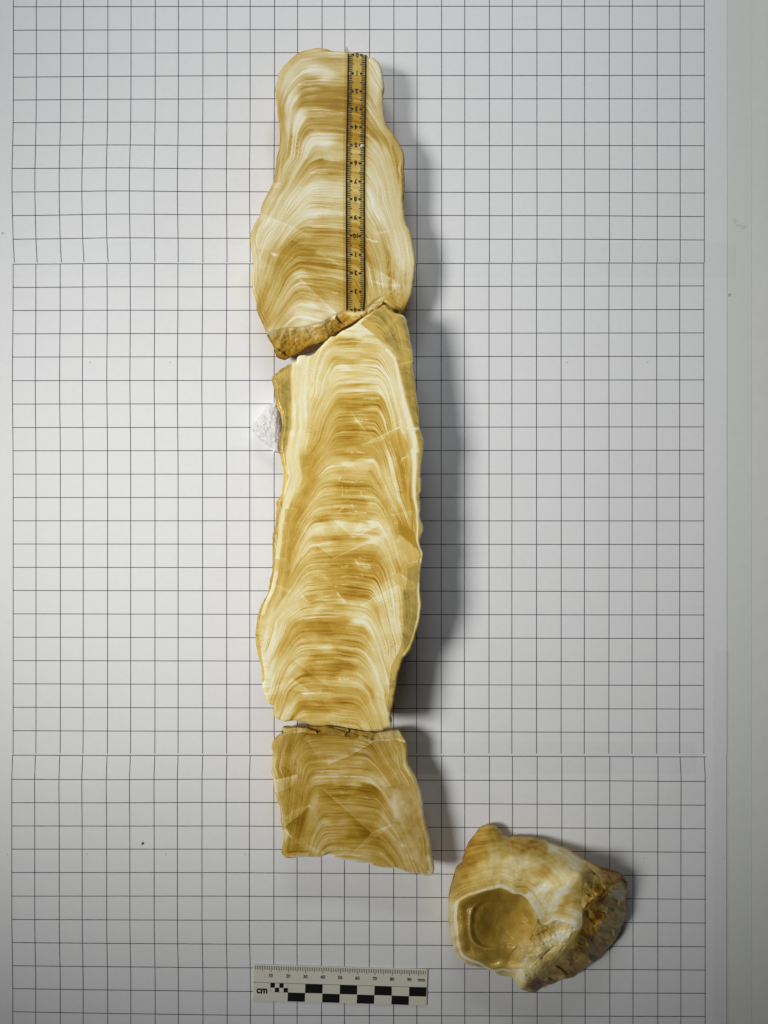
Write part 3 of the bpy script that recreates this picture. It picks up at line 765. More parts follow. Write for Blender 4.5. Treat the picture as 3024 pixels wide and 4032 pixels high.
bandL = C_([(500, 560), (490, 700), (500, 850), (500, 980), (480, 1080), (465, 1180)]) + D_([(470, 150), (485, 240), (455, 330), (425, 410), (398, 510), (382, 630), (362, 750), (355, 860), (342, 960), (318, 1060), (275, 1150), (250, 1230)])
bandR = C_([(1150, 420), (1205, 480), (1240, 640), (1280, 830), (1310, 920), (1345, 1050), (1366, 1150)]) + D_([(1345, 50), (1350, 150), (1345, 280), (1347, 380), (1367, 480), (1372, 600), (1367, 700), (1402, 790), (1390, 870), (1380, 1000)]) + E_([(1376, 50), (1384, 150), (1374, 250), (1350, 340), (1322, 430), (1270, 520)])
cre2 = sgs(D_, [(770, 555, 905, 678, -.10, 60), (905, 678, 1090, 590, -.12, 70), (640, 730, 765, 825, -.12, 60), (765, 825, 950, 735, .14, 70), (950, 735, 1170, 640, .12, 60), (690, 940, 850, 1150, .08, 60), (530, 1090, 585, 1145, .12, 50), (585, 1145, 790, 1075, -.12, 60), (790, 1075, 860, 1150, .12, 60), (960, 1170, 1230, 1020, .1, 60), (1050, 860, 1240, 780, .08, 50), (880, 140, 1060, 60, .1, 60), (860, 90, 960, 230, .08, 50), (1235, 660, 1390, 800, .22, 60), (1240, 935, 1370, 1035, .22, 50), (1180, 510, 1340, 480, .14, 40), (320, 1010, 460, 1055, .12, 40), (330, 825, 420, 830, .15, 40), (410, 465, 510, 470, .12, 50), (490, 350, 560, 270, .12, 40)])
cre2 += sgs(C_, [(1080, 1060, 1240, 980, .14, 60), (960, 1110, 1100, 1050, .10, 60), (880, 860, 1000, 1010, .08, 70), (1000, 1010, 1060, 1080, .08, 60), (920, 400, 1000, 330, .1, 60), (860, 400, 960, 300, .08, 60), (1020, 260, 1200, 420, .22, 40), (1080, 190, 1260, 340, .22, 50), (1150, 130, 1200, 420, .12, 40), (1060, 310, 1230, 180, .14, 40), (1235, 530, 1330, 500, .25, 50), (1245, 575, 1345, 570, .2, 25), (340, 620, 430, 560, .25, 60), (380, 660, 380, 800, .2, 40), (400, 1020, 480, 1000, .2, 50), (360, 780, 400, 900, .3, 25), (380, 900, 400, 980, .25, 22), (1290, 985, 1390, 980, .3, 20)])
cre2 += sgs(E_, [(460, 540, 600, 650, -.10, 60), (600, 650, 740, 755, -.10, 60), (450, 680, 590, 780, .1, 50), (280, 780, 420, 710, .1, 60), (870, 290, 1010, 220, .1, 50), (600, 240, 640, 170, .08, 40), (390, 30, 470, 60, .1, 30), (1215, 590, 1245, 590, .3, 40), (1160, 770, 1210, 755, .3, 40), (520, 800, 680, 770, .12, 50)])
fl2 = fls(C_, [(985, 771, 1030, 768, 4), (1035, 771, 1086, 770, 9), (920, 935, 965, 938, 6), (970, 925, 1010, 930, 5), (885, 1162, 905, 1165, 5), (930, 1160, 990, 1165, 5), (910, 1065, 1050, 1068, 3), (958, 812, 968, 813, 4), (1225, 990, 1240, 985, 8), (1260, 1210, 1300, 1190, 6), (1245, 1240, 1262, 1215, 5), (1165, 1080, 1180, 1110, 4), (1210, 1130, 1220, 1160, 4), (1160, 1000, 1168, 1010, 4)]) + fls(D_, [(800, 270, 812, 230, 4), (830, 272, 905, 276, 5), (920, 262, 990, 272, 4), (822, 300, 828, 372, 4), (855, 310, 856, 345, 4), (960, 340, 965, 375, 4), (770, 410, 770, 450, 4), (790, 490, 835, 458, 6), (870, 490, 890, 492, 5), (895, 440, 905, 462, 6), (920, 485, 1000, 498, 6), (945, 525, 985, 528, 5), (640, 525, 695, 512, 4), (825, 890, 860, 885, 7), (855, 862, 862, 880, 5), (915, 835, 945, 872, 7), (950, 820, 960, 825, 5), (985, 895, 1028, 898, 9), (1010, 870, 1030, 885, 6), (820, 960, 870, 952, 7), (925, 955, 975, 960, 5), (965, 935, 975, 960, 4), (770, 1030, 820, 1035, 5), (825, 1018, 870, 1018, 4), (895, 1022, 930, 1028, 3), (785, 1078, 800, 1088, 5), (830, 150, 900, 155, 5), (530, 1095, 540, 1100, 4)]) + fls(E_, [(800, 688, 870, 690, 5), (540, 790, 620, 792, 4), (520, 842, 700, 843, 3), (745, 1003, 800, 1008, 6), (640, 566, 800, 566, 3)])


def zf2(X, Y, d):
    z = np.full(X.shape, H2) - 1.1 * np.exp(-d / 3.5) + 0.10 * fbm(X / 30, Y / 30, 6, 3)
    # the glassy rims are chipped a little below the sawn face
    z -= (0.8 + 0.7 * fbm(X / 20, Y / 20, 33, 3)) * inside(clearL, X, Y) * (1 - sstep(4, 14, d))
    tip = C_([(960, 225), (1130, 75), (1330, 200), (1345, 500), (1240, 520), (1190, 440)])
    ti = inside(tip, X, Y)
    z = z + ti * (0.25 * fbm(X / 40, Y / 40, 35, 2) - 0.3)
    return z, np.zeros(X.shape, bool)


LAM2 = [(1250, 1415, 50, 60, .05, .03), (1380, 1405, 85, 85, .07, .02), (1550, 1408, 70, 70, .075, 0), (1750, 1395, 65, 70, .08, .0), (1900, 1370, 80, 85, .08, .01), (2060, 1361, 120, 120, .08, 0), (2250, 1352, 125, 120, .07, 0), (2450, 1315, 125, 110, .055, .02), (2600, 1300, 115, 105, .055, .03), (2850, 1290, 100, 110, .06, .04)]


FLK2 = [(D_([(1225, 575), (1290, 590), (1345, 625), (1385, 780), (1300, 700), (1235, 650)]), None, .16, .8), (D_([(1235, 655), (1300, 700), (1390, 795), (1412, 820), (1310, 870), (1255, 760)]), None, .52, .7), (D_([(1165, 950), (1240, 935), (1300, 985), (1372, 1035), (1270, 1050), (1205, 1005)]), None, .58, .7),
        (D_([(1290, 870), (1395, 850), (1390, 1010), (1310, 985), (1260, 935)]), None, .33, .6), (D_([(410, 465), (505, 470), (430, 570), (400, 570)]), None, .34, .6), (D_([(390, 570), (430, 575), (440, 690), (385, 720)]), None, .42, .6), (D_([(325, 825), (420, 830), (440, 900), (330, 930)]), None, .40, .5),
        (D_([(770, 555), (1080, 590), (905, 678)]), .09, None, 0), (D_([(640, 730), (800, 690), (1010, 690), (1170, 640), (950, 738), (765, 825)]), .10, None, 0), (D_([(765, 825), (950, 738), (1130, 690), (1050, 860), (830, 900)]), -.07, None, 0), (D_([(585, 1145), (790, 1075), (855, 1150), (700, 1165)]), .10, None, 0), (D_([(530, 1090), (790, 1075), (585, 1145)]), -.08, None, 0), (D_([(950, 1170), (1230, 1020), (1180, 1120), (1040, 1200)]), .08, None, 0),
        (C_([(885, 860), (1000, 1010), (940, 955)]), .15, None, 0), (C_([(960, 1110), (1240, 980), (1180, 1040), (1080, 1085)]), .12, None, 0), (C_([(1130, 1040), (1240, 985), (1310, 1120), (1290, 1230), (1200, 1150)]), None, .36, .6), (C_([(540, 1180), (620, 1170), (600, 1260), (530, 1280)]), None, .28, .6),
        (C_([(1000, 230), (1080, 160), (1200, 290), (1130, 350)]), .12, None, 0), (C_([(1120, 110), (1230, 180), (1260, 330), (1150, 220)]), .10, None, 0), (C_([(1180, 400), (1300, 330), (1330, 480), (1235, 525)]), .14, None, 0), (C_([(1250, 570), (1345, 565), (1370, 760), (1285, 780)]), -.10, None, 0), (C_([(330, 620), (440, 560), (430, 640), (350, 700)]), .16, None, 0), (C_([(345, 800), (400, 870), (405, 960), (375, 930)]), .3, None, 0), (C_([(380, 1030), (470, 1005), (440, 1060), (385, 1110)]), .14, None, 0), (C_([(1290, 985), (1390, 978), (1385, 1005), (1320, 1015)]), .3, None, 0),
        (E_([(450, 535), (740, 755), (600, 700), (470, 620)]), -.08, None, 0), (E_([(450, 680), (590, 780), (420, 760)]), .10, None, 0), (E_([(280, 785), (420, 705), (470, 700), (330, 800)]), .06, None, 0), (E_([(1190, 600), (1245, 590), (1225, 690), (1180, 700)]), .2, None, 0), (E_([(1160, 770), (1212, 757), (1200, 840), (1160, 850)]), .22, None, 0), (E_([(520, 770), (680, 755), (660, 795), (540, 800)]), .12, None, 0)]


def fields2(X, Y, d, Z):
    t, s = lamination(X, Y, LAM2)
    tone = tone_layered(t2, lambda a, b: lamination(a, b, LAM2)[0], X + 8 * vnoise(X / 30, Y / 12, 3), Y, t)
    tone = 0.5 + (tone - 0.5) * 1.08 - 0.01
    cl = (inside(clearL, X, Y) | inside(clearR, X, Y) | inside(clearR2, X, Y)).astype(float)
    dl = seg_dist(bandL, X, Y, False); dr = seg_dist(bandR, X, Y, False)
    side = np.maximum(1 - sstep(20, 62, dl), 1 - sstep(14, 45, dr))
    side = np.maximum(side, (1 - sstep(12, 40, d)) * sstep(1500, 1600, Y) * (1 - sstep(2700, 2800, Y)))
    e = np.minimum(dl, dr) + 4 * fbm(X / 35, Y / 35, 7, 2)
    tb = bands(t, X, Y, 23); eb = bands(e, Y * 0.5, X * 0.3, 33)
    tone = tone + tb * (1 - side) + eb * side * 0.95
    wl = np.interp(Y, [1450, 1600, 1780, 1900, 2000, 2100, 2200, 2300, 2420], [20, 24, 26, 26, 15, 11, 9, 8, 6])
    bl_ = (1 - sstep(wl * 0.65, wl * 1.25, dl)) * (Y < 2430) * np.interp(Y, [1420, 1560, 1750], [0.0, 0.45, 0.95])
    amber = (1 - sstep(28, 75, dl - wl)) * sstep(1740, 1800, Y) * (1 - sstep(2330, 2420, Y)) * (X > np.interp(Y, [1740, 1950, 2100, 2420], [1165, 1130, 1095, 1050]))
    tone = tone * (1 - 0.6 * amber) + 0.6 * amber * (0.38 + 0.25 * eb + 0.2 * fbm(X / 24, Y / 24, 44, 3))
    tone = tone * (1 - bl_) + bl_ * (0.90 + 0.35 * eb)
    wr = np.interp(Y, [1400, 1700, 1800, 2000, 2200, 2600], [9, 10, 9, 5.5, 3.5, 3.5])
    tone = tone + 0.55 * np.exp(-(dr / wr) ** 2)
    bandw = np.maximum(bl_, np.exp(-(dr / wr) ** 2))
    cl = cl * (1 - np.clip(bandw * 1.6, 0, 1))
    cv, ch, ce = facets(X, Y, 44, 14, 2.4, -0.45); cw = facets(X, Y, 30, 15, 1.8, 0.75)[0]
    tone = tone + crease(X, Y, cre2) + (0.10 * (cv - 0.5) + 0.08 * (cw - 0.5)) * (1 - 0.7 * side)
    c3, h3, e3 = facets(X, Y, 17, 16, 2.6, 0.62)
    tone = tone + cl * (0.26 * (c3 - 0.5) + 0.16 * (1 - sstep(0.02, 0.12, e3)))
    tone = flakes(X, Y, tone + 0.12 * cl * fbm(X / 26, Y / 26, 40, 3), FLK2)
    # thin white outer skin on the right flank, darker skin on the left
    right = (X > 1500) & (Y > 1240) & (Y < 2560)
    left = (X < 1250) & (Y > 1450) & (Y < 2600)
    skin = np.exp(-(d / 5.0) ** 2)
    tone = tone + np.where(right & (Y < 2120), 0.75 * skin, 0) - np.where(left, 0.12 * np.exp(-d / 4), 0)
    clear = np.clip(cl * (1 - np.where(right & (Y < 2120), skin * 1.5, 0)), 0, 1)
    fk = flecks(X, Y, fl2)
    tone = tone + fk * (0.30 + 0.5 * vnoise(X / 8, Y / 8, 2))
    return np.clip(tone, 0, 1), np.clip(clear, 0, 1), t * 0.25


stone('stalagmite_section', 'longest cream and amber banded stalagmite slab with glassy olive rims', out2, zf2, fields2, (M2, MB, MCRUST), [(1400, 1500), (1390, 1800), (1370, 2100), (1340, 2400), (1310, 2650)], (1370, 2050), H2, seed=5, bulge=1.0, group='sawn pieces of one stalagmite laid end to end', category='stone slab')

# ================================================================== piece 3
H3 = 20.0
out3 = F_([(390, 120), (440, 124), (500, 121), (560, 122), (600, 114), (640, 113), (700, 112), (780, 116), (860, 128), (940, 142), (1000, 152), (1060, 156), (1110, 153), (1150, 148), (1190, 142), (1235, 145), (1255, 180), (1280, 215), (1295, 250), (1300, 310), (1305, 380), (1330, 425), (1360, 475), (1378, 530), (1390, 570), (1405, 620), (1415, 690), (1420, 750), (1432, 810), (1448, 870), (1462, 920), (1470, 990), (1480, 1060), (1492, 1120), (1490, 1165), (1475, 1190), (1430, 1195), (1390, 1180), (1330, 1178), (1280, 1165), (1220, 1140), (1160, 1138), (1100, 1132), (1050, 1120), (1010, 1105), (940, 1098), (880, 1085), (820, 1078), (775, 1060), (740, 1035), (700, 1045), (660, 1060), (620, 1062), (590, 1060), (540, 1062), (480, 1065), (430, 1068), (400, 1055), (385, 1030), (390, 980), (400, 930), (400, 880), (390, 850), (380, 800), (378, 740), (370, 690), (350, 640), (335, 590), (328, 540), (325, 490), (312, 455), (303, 410), (312, 360), (320, 310), (312, 270), (318, 240), (340, 210), (365, 185), (385, 150)])
frac3 = F_([(360, 178), (450, 166), (530, 156), (600, 166), (690, 168), (770, 176), (860, 188), (950, 196), (1030, 206), (1050, 217), (1110, 216), (1190, 210), (1240, 220), (1310, 235)])
fpoly3 = frac3 + F_([(1310, 60), (360, 60)])
t3 = F_([(450, 200, .4), (400, 250, .5), (440, 300, .35), (380, 350, .5), (470, 330, .6), (520, 260, .5), (480, 400, .4), (530, 420, .5), (340, 400, .6), (370, 480, .5), (420, 500, .35), (440, 540, .25), (480, 480, .45), (560, 350, .35), (650, 250, .3), (750, 200, .3), (850, 250, .3), (950, 220, .3), (700, 300, .35), (900, 290, .35), (800, 350, .4), (700, 370, .45), (950, 350, .6), (1050, 350, .5), (1000, 400, .4), (850, 400, .4), (750, 420, .45), (600, 430, .45), (650, 500, .75), (750, 480, .65), (900, 470, .5), (900, 520, .7), (1050, 510, .8), (1100, 520, .7), (560, 520, .45), (560, 600, .4), (700, 560, .3), (850, 560, .25), (1000, 580, .15), (1050, 570, .15), (800, 620, .25), (950, 640, .25), (700, 650, .3), (620, 680, .65), (680, 720, .5), (560, 700, .35), (520, 650, .35), (480, 750, .2), (540, 780, .2), (430, 780, .3), (500, 850, .2), (540, 900, .35), (470, 950, .35), (600, 780, .5), (640, 850, .55), (650, 950, .5), (700, 1000, .5), (800, 720, .4), (900, 700, .35), (1050, 680, .3), (850, 800, .4), (950, 800, .3), (1050, 780, .3), (800, 880, .4), (900, 900, .2), (1000, 900, .25), (850, 950, .3), (750, 900, .5), (950, 980, .45), (850, 1020, .55), (1050, 1000, .35), (1100, 970, .25), (1100, 1050, .4), (1000, 1060, .6), (1150, 600, .6), (1200, 700, .75), (1230, 740, .75), (1150, 780, .5), (1200, 820, .5), (1250, 640, .65), (1180, 450, .45), (1100, 400, .4), (1150, 300, .4), (1200, 260, .5), (1240, 330, .6), (1280, 450, .6), (1250, 520, .45), (1320, 560, .5), (1350, 650, .45), (1330, 760, .45), (1300, 850, .5), (1380, 800, .4), (1350, 950, .4), (1400, 900, .4), (1420, 1000, .4), (1250, 950, .55), (1300, 1050, .6), (1200, 1000, .5), (1150, 900, .45), (1400, 1100, .55), (1300, 1130, .6), (1450, 1100, .7), (600, 145, .1), (700, 155, .1), (900, 180, .15), (1100, 185, .35), (480, 140, .35), (1200, 170, .45)])
cre3 = sgs(F_, [(1050, 222, 880, 320, .18, 140), (880, 320, 720, 385, .16, 140), (680, 565, 860, 720, -.14, 80), (860, 720, 1040, 885, -.14, 80), (1040, 885, 1180, 825, .12, 60), (1040, 885, 900, 1030, -.10, 60), (340, 505, 500, 460, .22, 70), (400, 840, 580, 690, -.16, 70), (840, 670, 900, 600, .08, 50), (600, 240, 540, 190, .1, 40), (1180, 820, 1330, 850, .1, 60), (560, 960, 700, 1040, .1, 50), (405, 845, 460, 920, .25, 24)])
fl3 = fls(F_, [(840, 478, 975, 474, 4), (660, 440, 662, 445, 4), (620, 448, 700, 440, 3), (480, 152, 535, 148, 5), (1055, 212, 1180, 212, 6), (1225, 205, 1250, 215, 9), (990, 622, 1010, 630, 4), (400, 850, 410, 865, 6), (585, 685, 590, 695, 4), (815, 1000, 820, 1003, 4), (1100, 1030, 1110, 1040, 5), (410, 1052, 590, 1058, 5), (870, 1080, 1050, 1108, 4), (1385, 575, 1412, 700, 7), (1440, 870, 1478, 1060, 6)])


def zf3(X, Y, d):
    fr = inside(fpoly3, X, Y)
    fd_ = seg_dist(frac3, X, Y, False)
    z = np.full(X.shape, H3) - 1.2 * np.exp(-d / 4.0) + 0.12 * fbm(X / 30, Y / 30, 4, 3)
    zz = H3 - 0.3 - fd_ / S * 1.0 + 1.2 * facets(X, Y, 40, 9, 1.6, 0.2)[1] * sstep(0, 10, fd_)
    return np.where(fr, np.clip(zz, 3, H3), z), fr


LAM3 = [(2850, 1323, 115, 110, .07, .0), (3000, 1335, 115, 115, .07, .02), (3150, 1365, 105, 110, .07, .02), (3300, 1390, 95, 100, .06, .05), (3450, 1410, 90, 100, .06, .08)]


FLK3 = [(F_([(560, 175), (1030, 200), (1050, 222), (880, 320), (720, 385), (640, 330)]), .10, None, 0), (F_([(680, 565), (900, 600), (1080, 640), (1180, 825), (1040, 885), (860, 720)]), .07, None, 0), (F_([(340, 505), (505, 460), (460, 545), (345, 590)]), .16, None, 0), (F_([(470, 720), (590, 680), (560, 720), (400, 845), (385, 800)]), .16, None, 0), (F_([(1040, 885), (1180, 825), (1060, 920), (900, 1030)]), .08, None, 0), (F_([(400, 850), (460, 920), (430, 900), (410, 960)]), .25, None, 0), (F_([(480, 940), (600, 900), (640, 960), (700, 1035), (560, 1000)]), .06, None, 0)]


def fields3(X, Y, d, Z):
    t, s = lamination(X, Y, LAM3)
    tone = tone_layered(t3, lambda a, b: lamination(a, b, LAM3)[0], X + 8 * vnoise(X / 30, Y / 12, 3), Y, t)
    tone = 0.5 + (tone - 0.5) * 1.1
    fr = inside(fpoly3, X, Y)
    lefts = X < 1180 + (Y - 3000) * 0.1
    rights = X > 1560 + (Y - 3000) * 0.28
    side = np.where(lefts | rights, 1 - sstep(18, 60, d), 0)
    tb = bands(t, X, Y, 43); eb = bands(d + 5 * fbm(X / 40, Y / 40, 7, 2), Y, X * 0.3, 53)
    pink = inside(F_([(1130, 560), (1290, 520), (1400, 620), (1480, 1050), (1400, 1130), (1250, 1000), (1200, 820)]), X + 22 * fbm(X / 30, Y / 30, 55, 3), Y)
    tb = tb * (1 - 0.75 * pink)
    tone = tone + np.where(fr, 0.16 + 0.10 * sstep(90, 150, np.abs(X - 1345))  + 0.4 * fbm(X / 16, Y / 16, 30, 3), 0.8 * tb * (1 - side) + eb * side)
    cv, ch, ce = facets(X, Y, 50, 17, 2.2, 0.7); cw = facets(X, Y, 26, 18, 1.5, -0.6)[0]
    tone += (crease(X, Y, cre3) + 0.10 * (cv - 0.5) + 0.08 * (cw - 0.5)) * (1 - fr)
    clear = 0.45 * pink * (0.55 + fbm(X / 60, Y / 60, 50, 3))
    tone = np.where(pink, tone + 0.3 * fbm(X / 26, Y / 26, 52, 4), tone)
    tone = flakes(X, Y, tone, FLK3)
    tone = tone + 0.5 * np.exp(-(d / 4.5) ** 2) * ((Y > 3365) | (rights & (Y > 3100)))
    tone = tone + flecks(X, Y, fl3) * (0.32 + 0.5 * vnoise(X / 8, Y / 8, 2))
    return np.clip(tone, 0, 1), np.clip(clear, 0, 1), t * 0.25


stone('stalagmite_section', 'short honey-brown banded stalagmite slab with slanting lower end', out3, zf3, fields3, (M3, MB, MB), [(1330, 3020), (1370, 3180), (1450, 3300)], (1360, 3130), H3, seed=8, group='sawn pieces of one stalagmite laid end to end', category='stone slab')

# ================================================================== hollow end piece
outG = G_([(440, 195), (480, 200), (510, 220), (530, 250), (550, 275), (600, 292), (650, 285), (720, 290), (790, 298), (860, 315), (910, 340), (970, 360), (1030, 385), (1080, 420), (1150, 460), (1230, 500), (1300, 530), (1370, 555), (1430, 570), (1470, 590), (1488, 620), (1485, 680), (1480, 720), (1470, 760), (1475, 820), (1480, 870), (1465, 920), (1440, 970), (1420, 1020), (1390, 1070), (1350, 1115), (1310, 1165), (1260, 1210), (1210, 1250), (1150, 1290), (1090, 1335), (1040, 1355), (980, 1370), (920, 1395), (870, 1405), (830, 1430), (790, 1460), (745, 1465), (700, 1445), (670, 1430), (640, 1385), (600, 1345), (560, 1335), (510, 1330), (460, 1295), (400, 1278), (330, 1262), (250, 1240), (210, 1205), (185, 1160), (165, 1100), (145, 1030), (135, 960), (130, 890), (130, 820), (135, 760), (145, 690), (155, 640), (175, 580), (195, 520), (235, 490), (240, 450), (255, 390), (275, 340), (310, 290), (350, 240), (390, 205)])
hollow = smooth_loop(G_([(195, 880), (198, 820), (215, 775), (270, 737), (340, 712), (410, 690), (470, 680), (520, 670), (570, 685), (620, 715), (680, 722), (720, 750), (760, 810), (790, 850), (805, 890), (810, 930), (840, 952), (880, 945), (930, 915), (1000, 930), (1080, 960), (1060, 1020), (1010, 1120), (930, 1210), (850, 1280), (770, 1350), (720, 1340), (690, 1295), (650, 1282), (600, 1287), (540, 1278), (480, 1288), (430, 1272), (360, 1228), (300, 1208), (240, 1172), (215, 1100), (202, 1000)]), 4)
hG = G_([(130, 850, 9), (150, 650, 9), (190, 530, 9), (140, 1000, 9), (180, 1150, 11), (250, 1240, 14), (165, 850, 22), (180, 700, 19), (175, 1000, 23), (215, 1130, 25), (240, 560, 18), (300, 330, 9), (440, 200, 10), (370, 230, 9), (240, 450, 9), (560, 285, 9), (640, 288, 10), (720, 292, 10), (900, 340, 12), (1050, 400, 14), (1160, 465, 16), (1300, 530, 14), (400, 400, 19), (600, 420, 23), (300, 620, 26), (500, 600, 30), (800, 480, 28), (1000, 520, 33), (1140, 540, 37), (1140, 700, 40), (1125, 950, 40), (850, 750, 36), (700, 660, 33), (840, 900, 36), (1000, 850, 39), (200, 850, 29), (230, 1120, 29), (330, 1200, 28), (480, 1270, 26), (640, 1260, 28), (690, 1360, 28), (1000, 1170, 36), (850, 1280, 32), (715, 1420, 25), (950, 1000, 38),
         (1230, 620, 34), (1230, 800, 36), (1220, 960, 33), (1330, 620, 27), (1330, 800, 29), (1430, 610, 18), (1480, 640, 11), (1470, 800, 11), (1440, 950, 11), (1400, 780, 21), (1350, 1100, 11), (1300, 980, 27), (1200, 1080, 28), (1200, 1240, 11), (1080, 1210, 25), (1040, 1345, 11), (950, 1290, 22), (880, 1395, 11), (800, 1390, 19), (750, 1460, 12), (550, 1330, 18), (400, 1275, 18)])
hG = [(a, b, c * 0.85) for a, b, c in hG]
tpsG = tps_fit(hG)
tG = G_([(440, 260, .3), (350, 350, .25), (300, 450, .2), (400, 420, .3), (250, 560, .25), (200, 700, .35), (165, 800, .7), (160, 900, .75), (170, 1000, .75), (190, 1100, .75), (230, 1190, .75), (480, 440, .7), (380, 520, .6), (330, 600, .55), (450, 560, .65), (600, 470, .75), (700, 470, .75), (560, 400, .35), (700, 360, .2), (800, 340, .2), (850, 390, .25), (650, 350, .25), (900, 450, .5), (800, 480, .65), (850, 540, .35), (700, 560, .6), (600, 600, .7), (800, 610, .65), (700, 650, .5), (820, 680, .85), (860, 660, 1), (780, 720, .8), (850, 760, .9), (840, 820, .75), (900, 700, .7), (950, 640, .7), (1000, 600, .75), (950, 760, .9), (1000, 700, .95), (920, 820, .9), (1050, 640, .85), (1040, 740, .4), (990, 830, .4), (1090, 650, .5), (1080, 760, .55), (1050, 820, .7), (1050, 520, .6), (1100, 500, .8), (1000, 480, .6), (980, 390, .7), (920, 360, 1), (1060, 430, .9),
         (220, 900, .2), (230, 800, .2), (230, 1050, .2), (250, 1120, .3), (310, 900, .25), (330, 1000, .3), (300, 1100, .35), (450, 820, .2), (550, 850, .2), (500, 950, .18), (600, 950, .22), (500, 1080, .25), (400, 1100, .3), (650, 850, .3), (720, 900, .3), (700, 780, .35), (600, 760, .25), (480, 740, .25), (380, 760, .3), (640, 1050, .4), (700, 1100, .55), (760, 1000, .35), (850, 990, .4), (940, 960, .55), (1000, 920, .65), (1090, 900, .85), (1100, 960, .8), (1000, 1010, .85), (950, 1050, .85), (880, 1080, .8), (880, 1150, .6), (980, 1130, .6), (740, 1180, .6), (720, 1250, .8), (780, 1280, .75), (650, 1200, .5), (560, 1180, .3), (480, 1200, .4), (850, 1250, .5), (900, 1220, .55), (660, 1330, .85), (690, 1380, .8), (600, 1300, .6), (500, 1290, .5),
         (1200, 560, .42), (1250, 620, .42), (1200, 720, .38), (1330, 600, .1), (1400, 590, .05), (1470, 620, .05), (1290, 680, .08), (1250, 780, .12), (1270, 860, .12), (1200, 860, .5), (1180, 700, .45), (1380, 720, .7), (1430, 680, .75), (1400, 800, .65), (1330, 830, .55), (1440, 780, .65), (1420, 900, .6), (1330, 950, .5), (1200, 960, .2), (1150, 1030, .15), (1250, 1030, .4), (1350, 1050, .35), (1200, 1120, .25), (1100, 1180, .2), (1000, 1260, .2), (900, 1330, .2), (1250, 1180, .3), (1050, 1310, .25), (800, 1400, .2), (750, 1440, .2)])
ridgeG = G_([(1000, 360), (1120, 455), (1160, 500), (1145, 700), (1140, 850), (1135, 990), (1080, 1080), (1010, 1185), (920, 1250), (850, 1292), (770, 1370), (715, 1425), (690, 1445)])
sideG = ridgeG + G_([(690, 1600), (1700, 1600), (1700, 300), (1100, 300)])
creG = [(*a, *b, c, w * KG) for (a, b, c, w) in [(*G_([(1010, 480), (1150, 520)]), .1, 50), (*G_([(600, 320), (610, 470)]), .12, 30), (*G_([(540, 790), (470, 950)]), .1, 60), (*G_([(660, 840), (500, 1000)]), .08, 50), (*G_([(900, 345), (990, 410)]), .3, 20), (*G_([(850, 1060), (1030, 990)]), .12, 60), (*G_([(940, 740), (1040, 620)]), .15, 40), (*G_([(300, 1110), (330, 1200)]), .25, 30)]]
flG = [(*a, *b, r * KG) for (a, b, r) in [(*G_([(610, 1122), (630, 1118)]), 6), (*G_([(450, 1248), (500, 1246)]), 8), (*G_([(855, 1283), (860, 1285)]), 5), (*G_([(600, 1040), (620, 1052)]), 4), (*G_([(880, 1155), (910, 1150)]), 4)]]


def bowl(cx, cy):
    u = np.abs(cx - 500) / 290; v = np.abs(cy - 945) / 262
    return (u ** 2.8 + v ** 2.8) ** (1 / 2.8) + 0.02 * fbm(cx / 60, cy / 60, 66, 2)


def zfG(X, Y, d):
    z = tpsG(X, Y)
    sd = inside(sideG, X, Y)
    rd = seg_dist(ridgeG, X, Y, False)
    hi = inside(hollow, X, Y)
    hd = seg_dist(hollow, X, Y)
    cx = (X - 1700) / KG; cy = (Y - 3150) / KG
    lo_ = 1 - sstep(560, 860, cx + 0.25 * (cy - 950))
    z = z - hi * sstep(-10 * KG, 84 * KG, hd) * (6.5 * lo_ + 1.2)
    q = bowl(cx, cy)
    z = z - hi * (14 * (1 - sstep(0.0, 1.05, q)) + 2.6 * (1 - sstep(0.60, 0.74, q)) * (1 - sstep(400, 620, cx))) * sstep(0, 30 * KG, hd)
    rough = 2.0 * fbm(X / 60, Y / 60, 61, 4) + 2.4 * facets(X, Y, 44, 24, 1.5, 0.9)[1] + 0.55 * facets(X, Y, 15, 25, 1.3, 0.3)[1]
    z = z + np.where(sd, rough * sstep(0, 25, rd), 0.5 * fbm(X / 30, Y / 30, 63, 3))
    lowr = hi * sstep(600, 760, cx + 0.3 * (cy - 950))
    z = z + lowr * (1.2 * fbm(X / 30, Y / 30, 64, 3) + 1.6 * facets(X, Y, 42, 26, 1.6, -0.5)[1] + 0.4 * facets(X, Y, 13, 27)[1])
    z = z - 1.5 * np.exp(-d / 5.0)
    return np.clip(z, 2.0, 60), sd


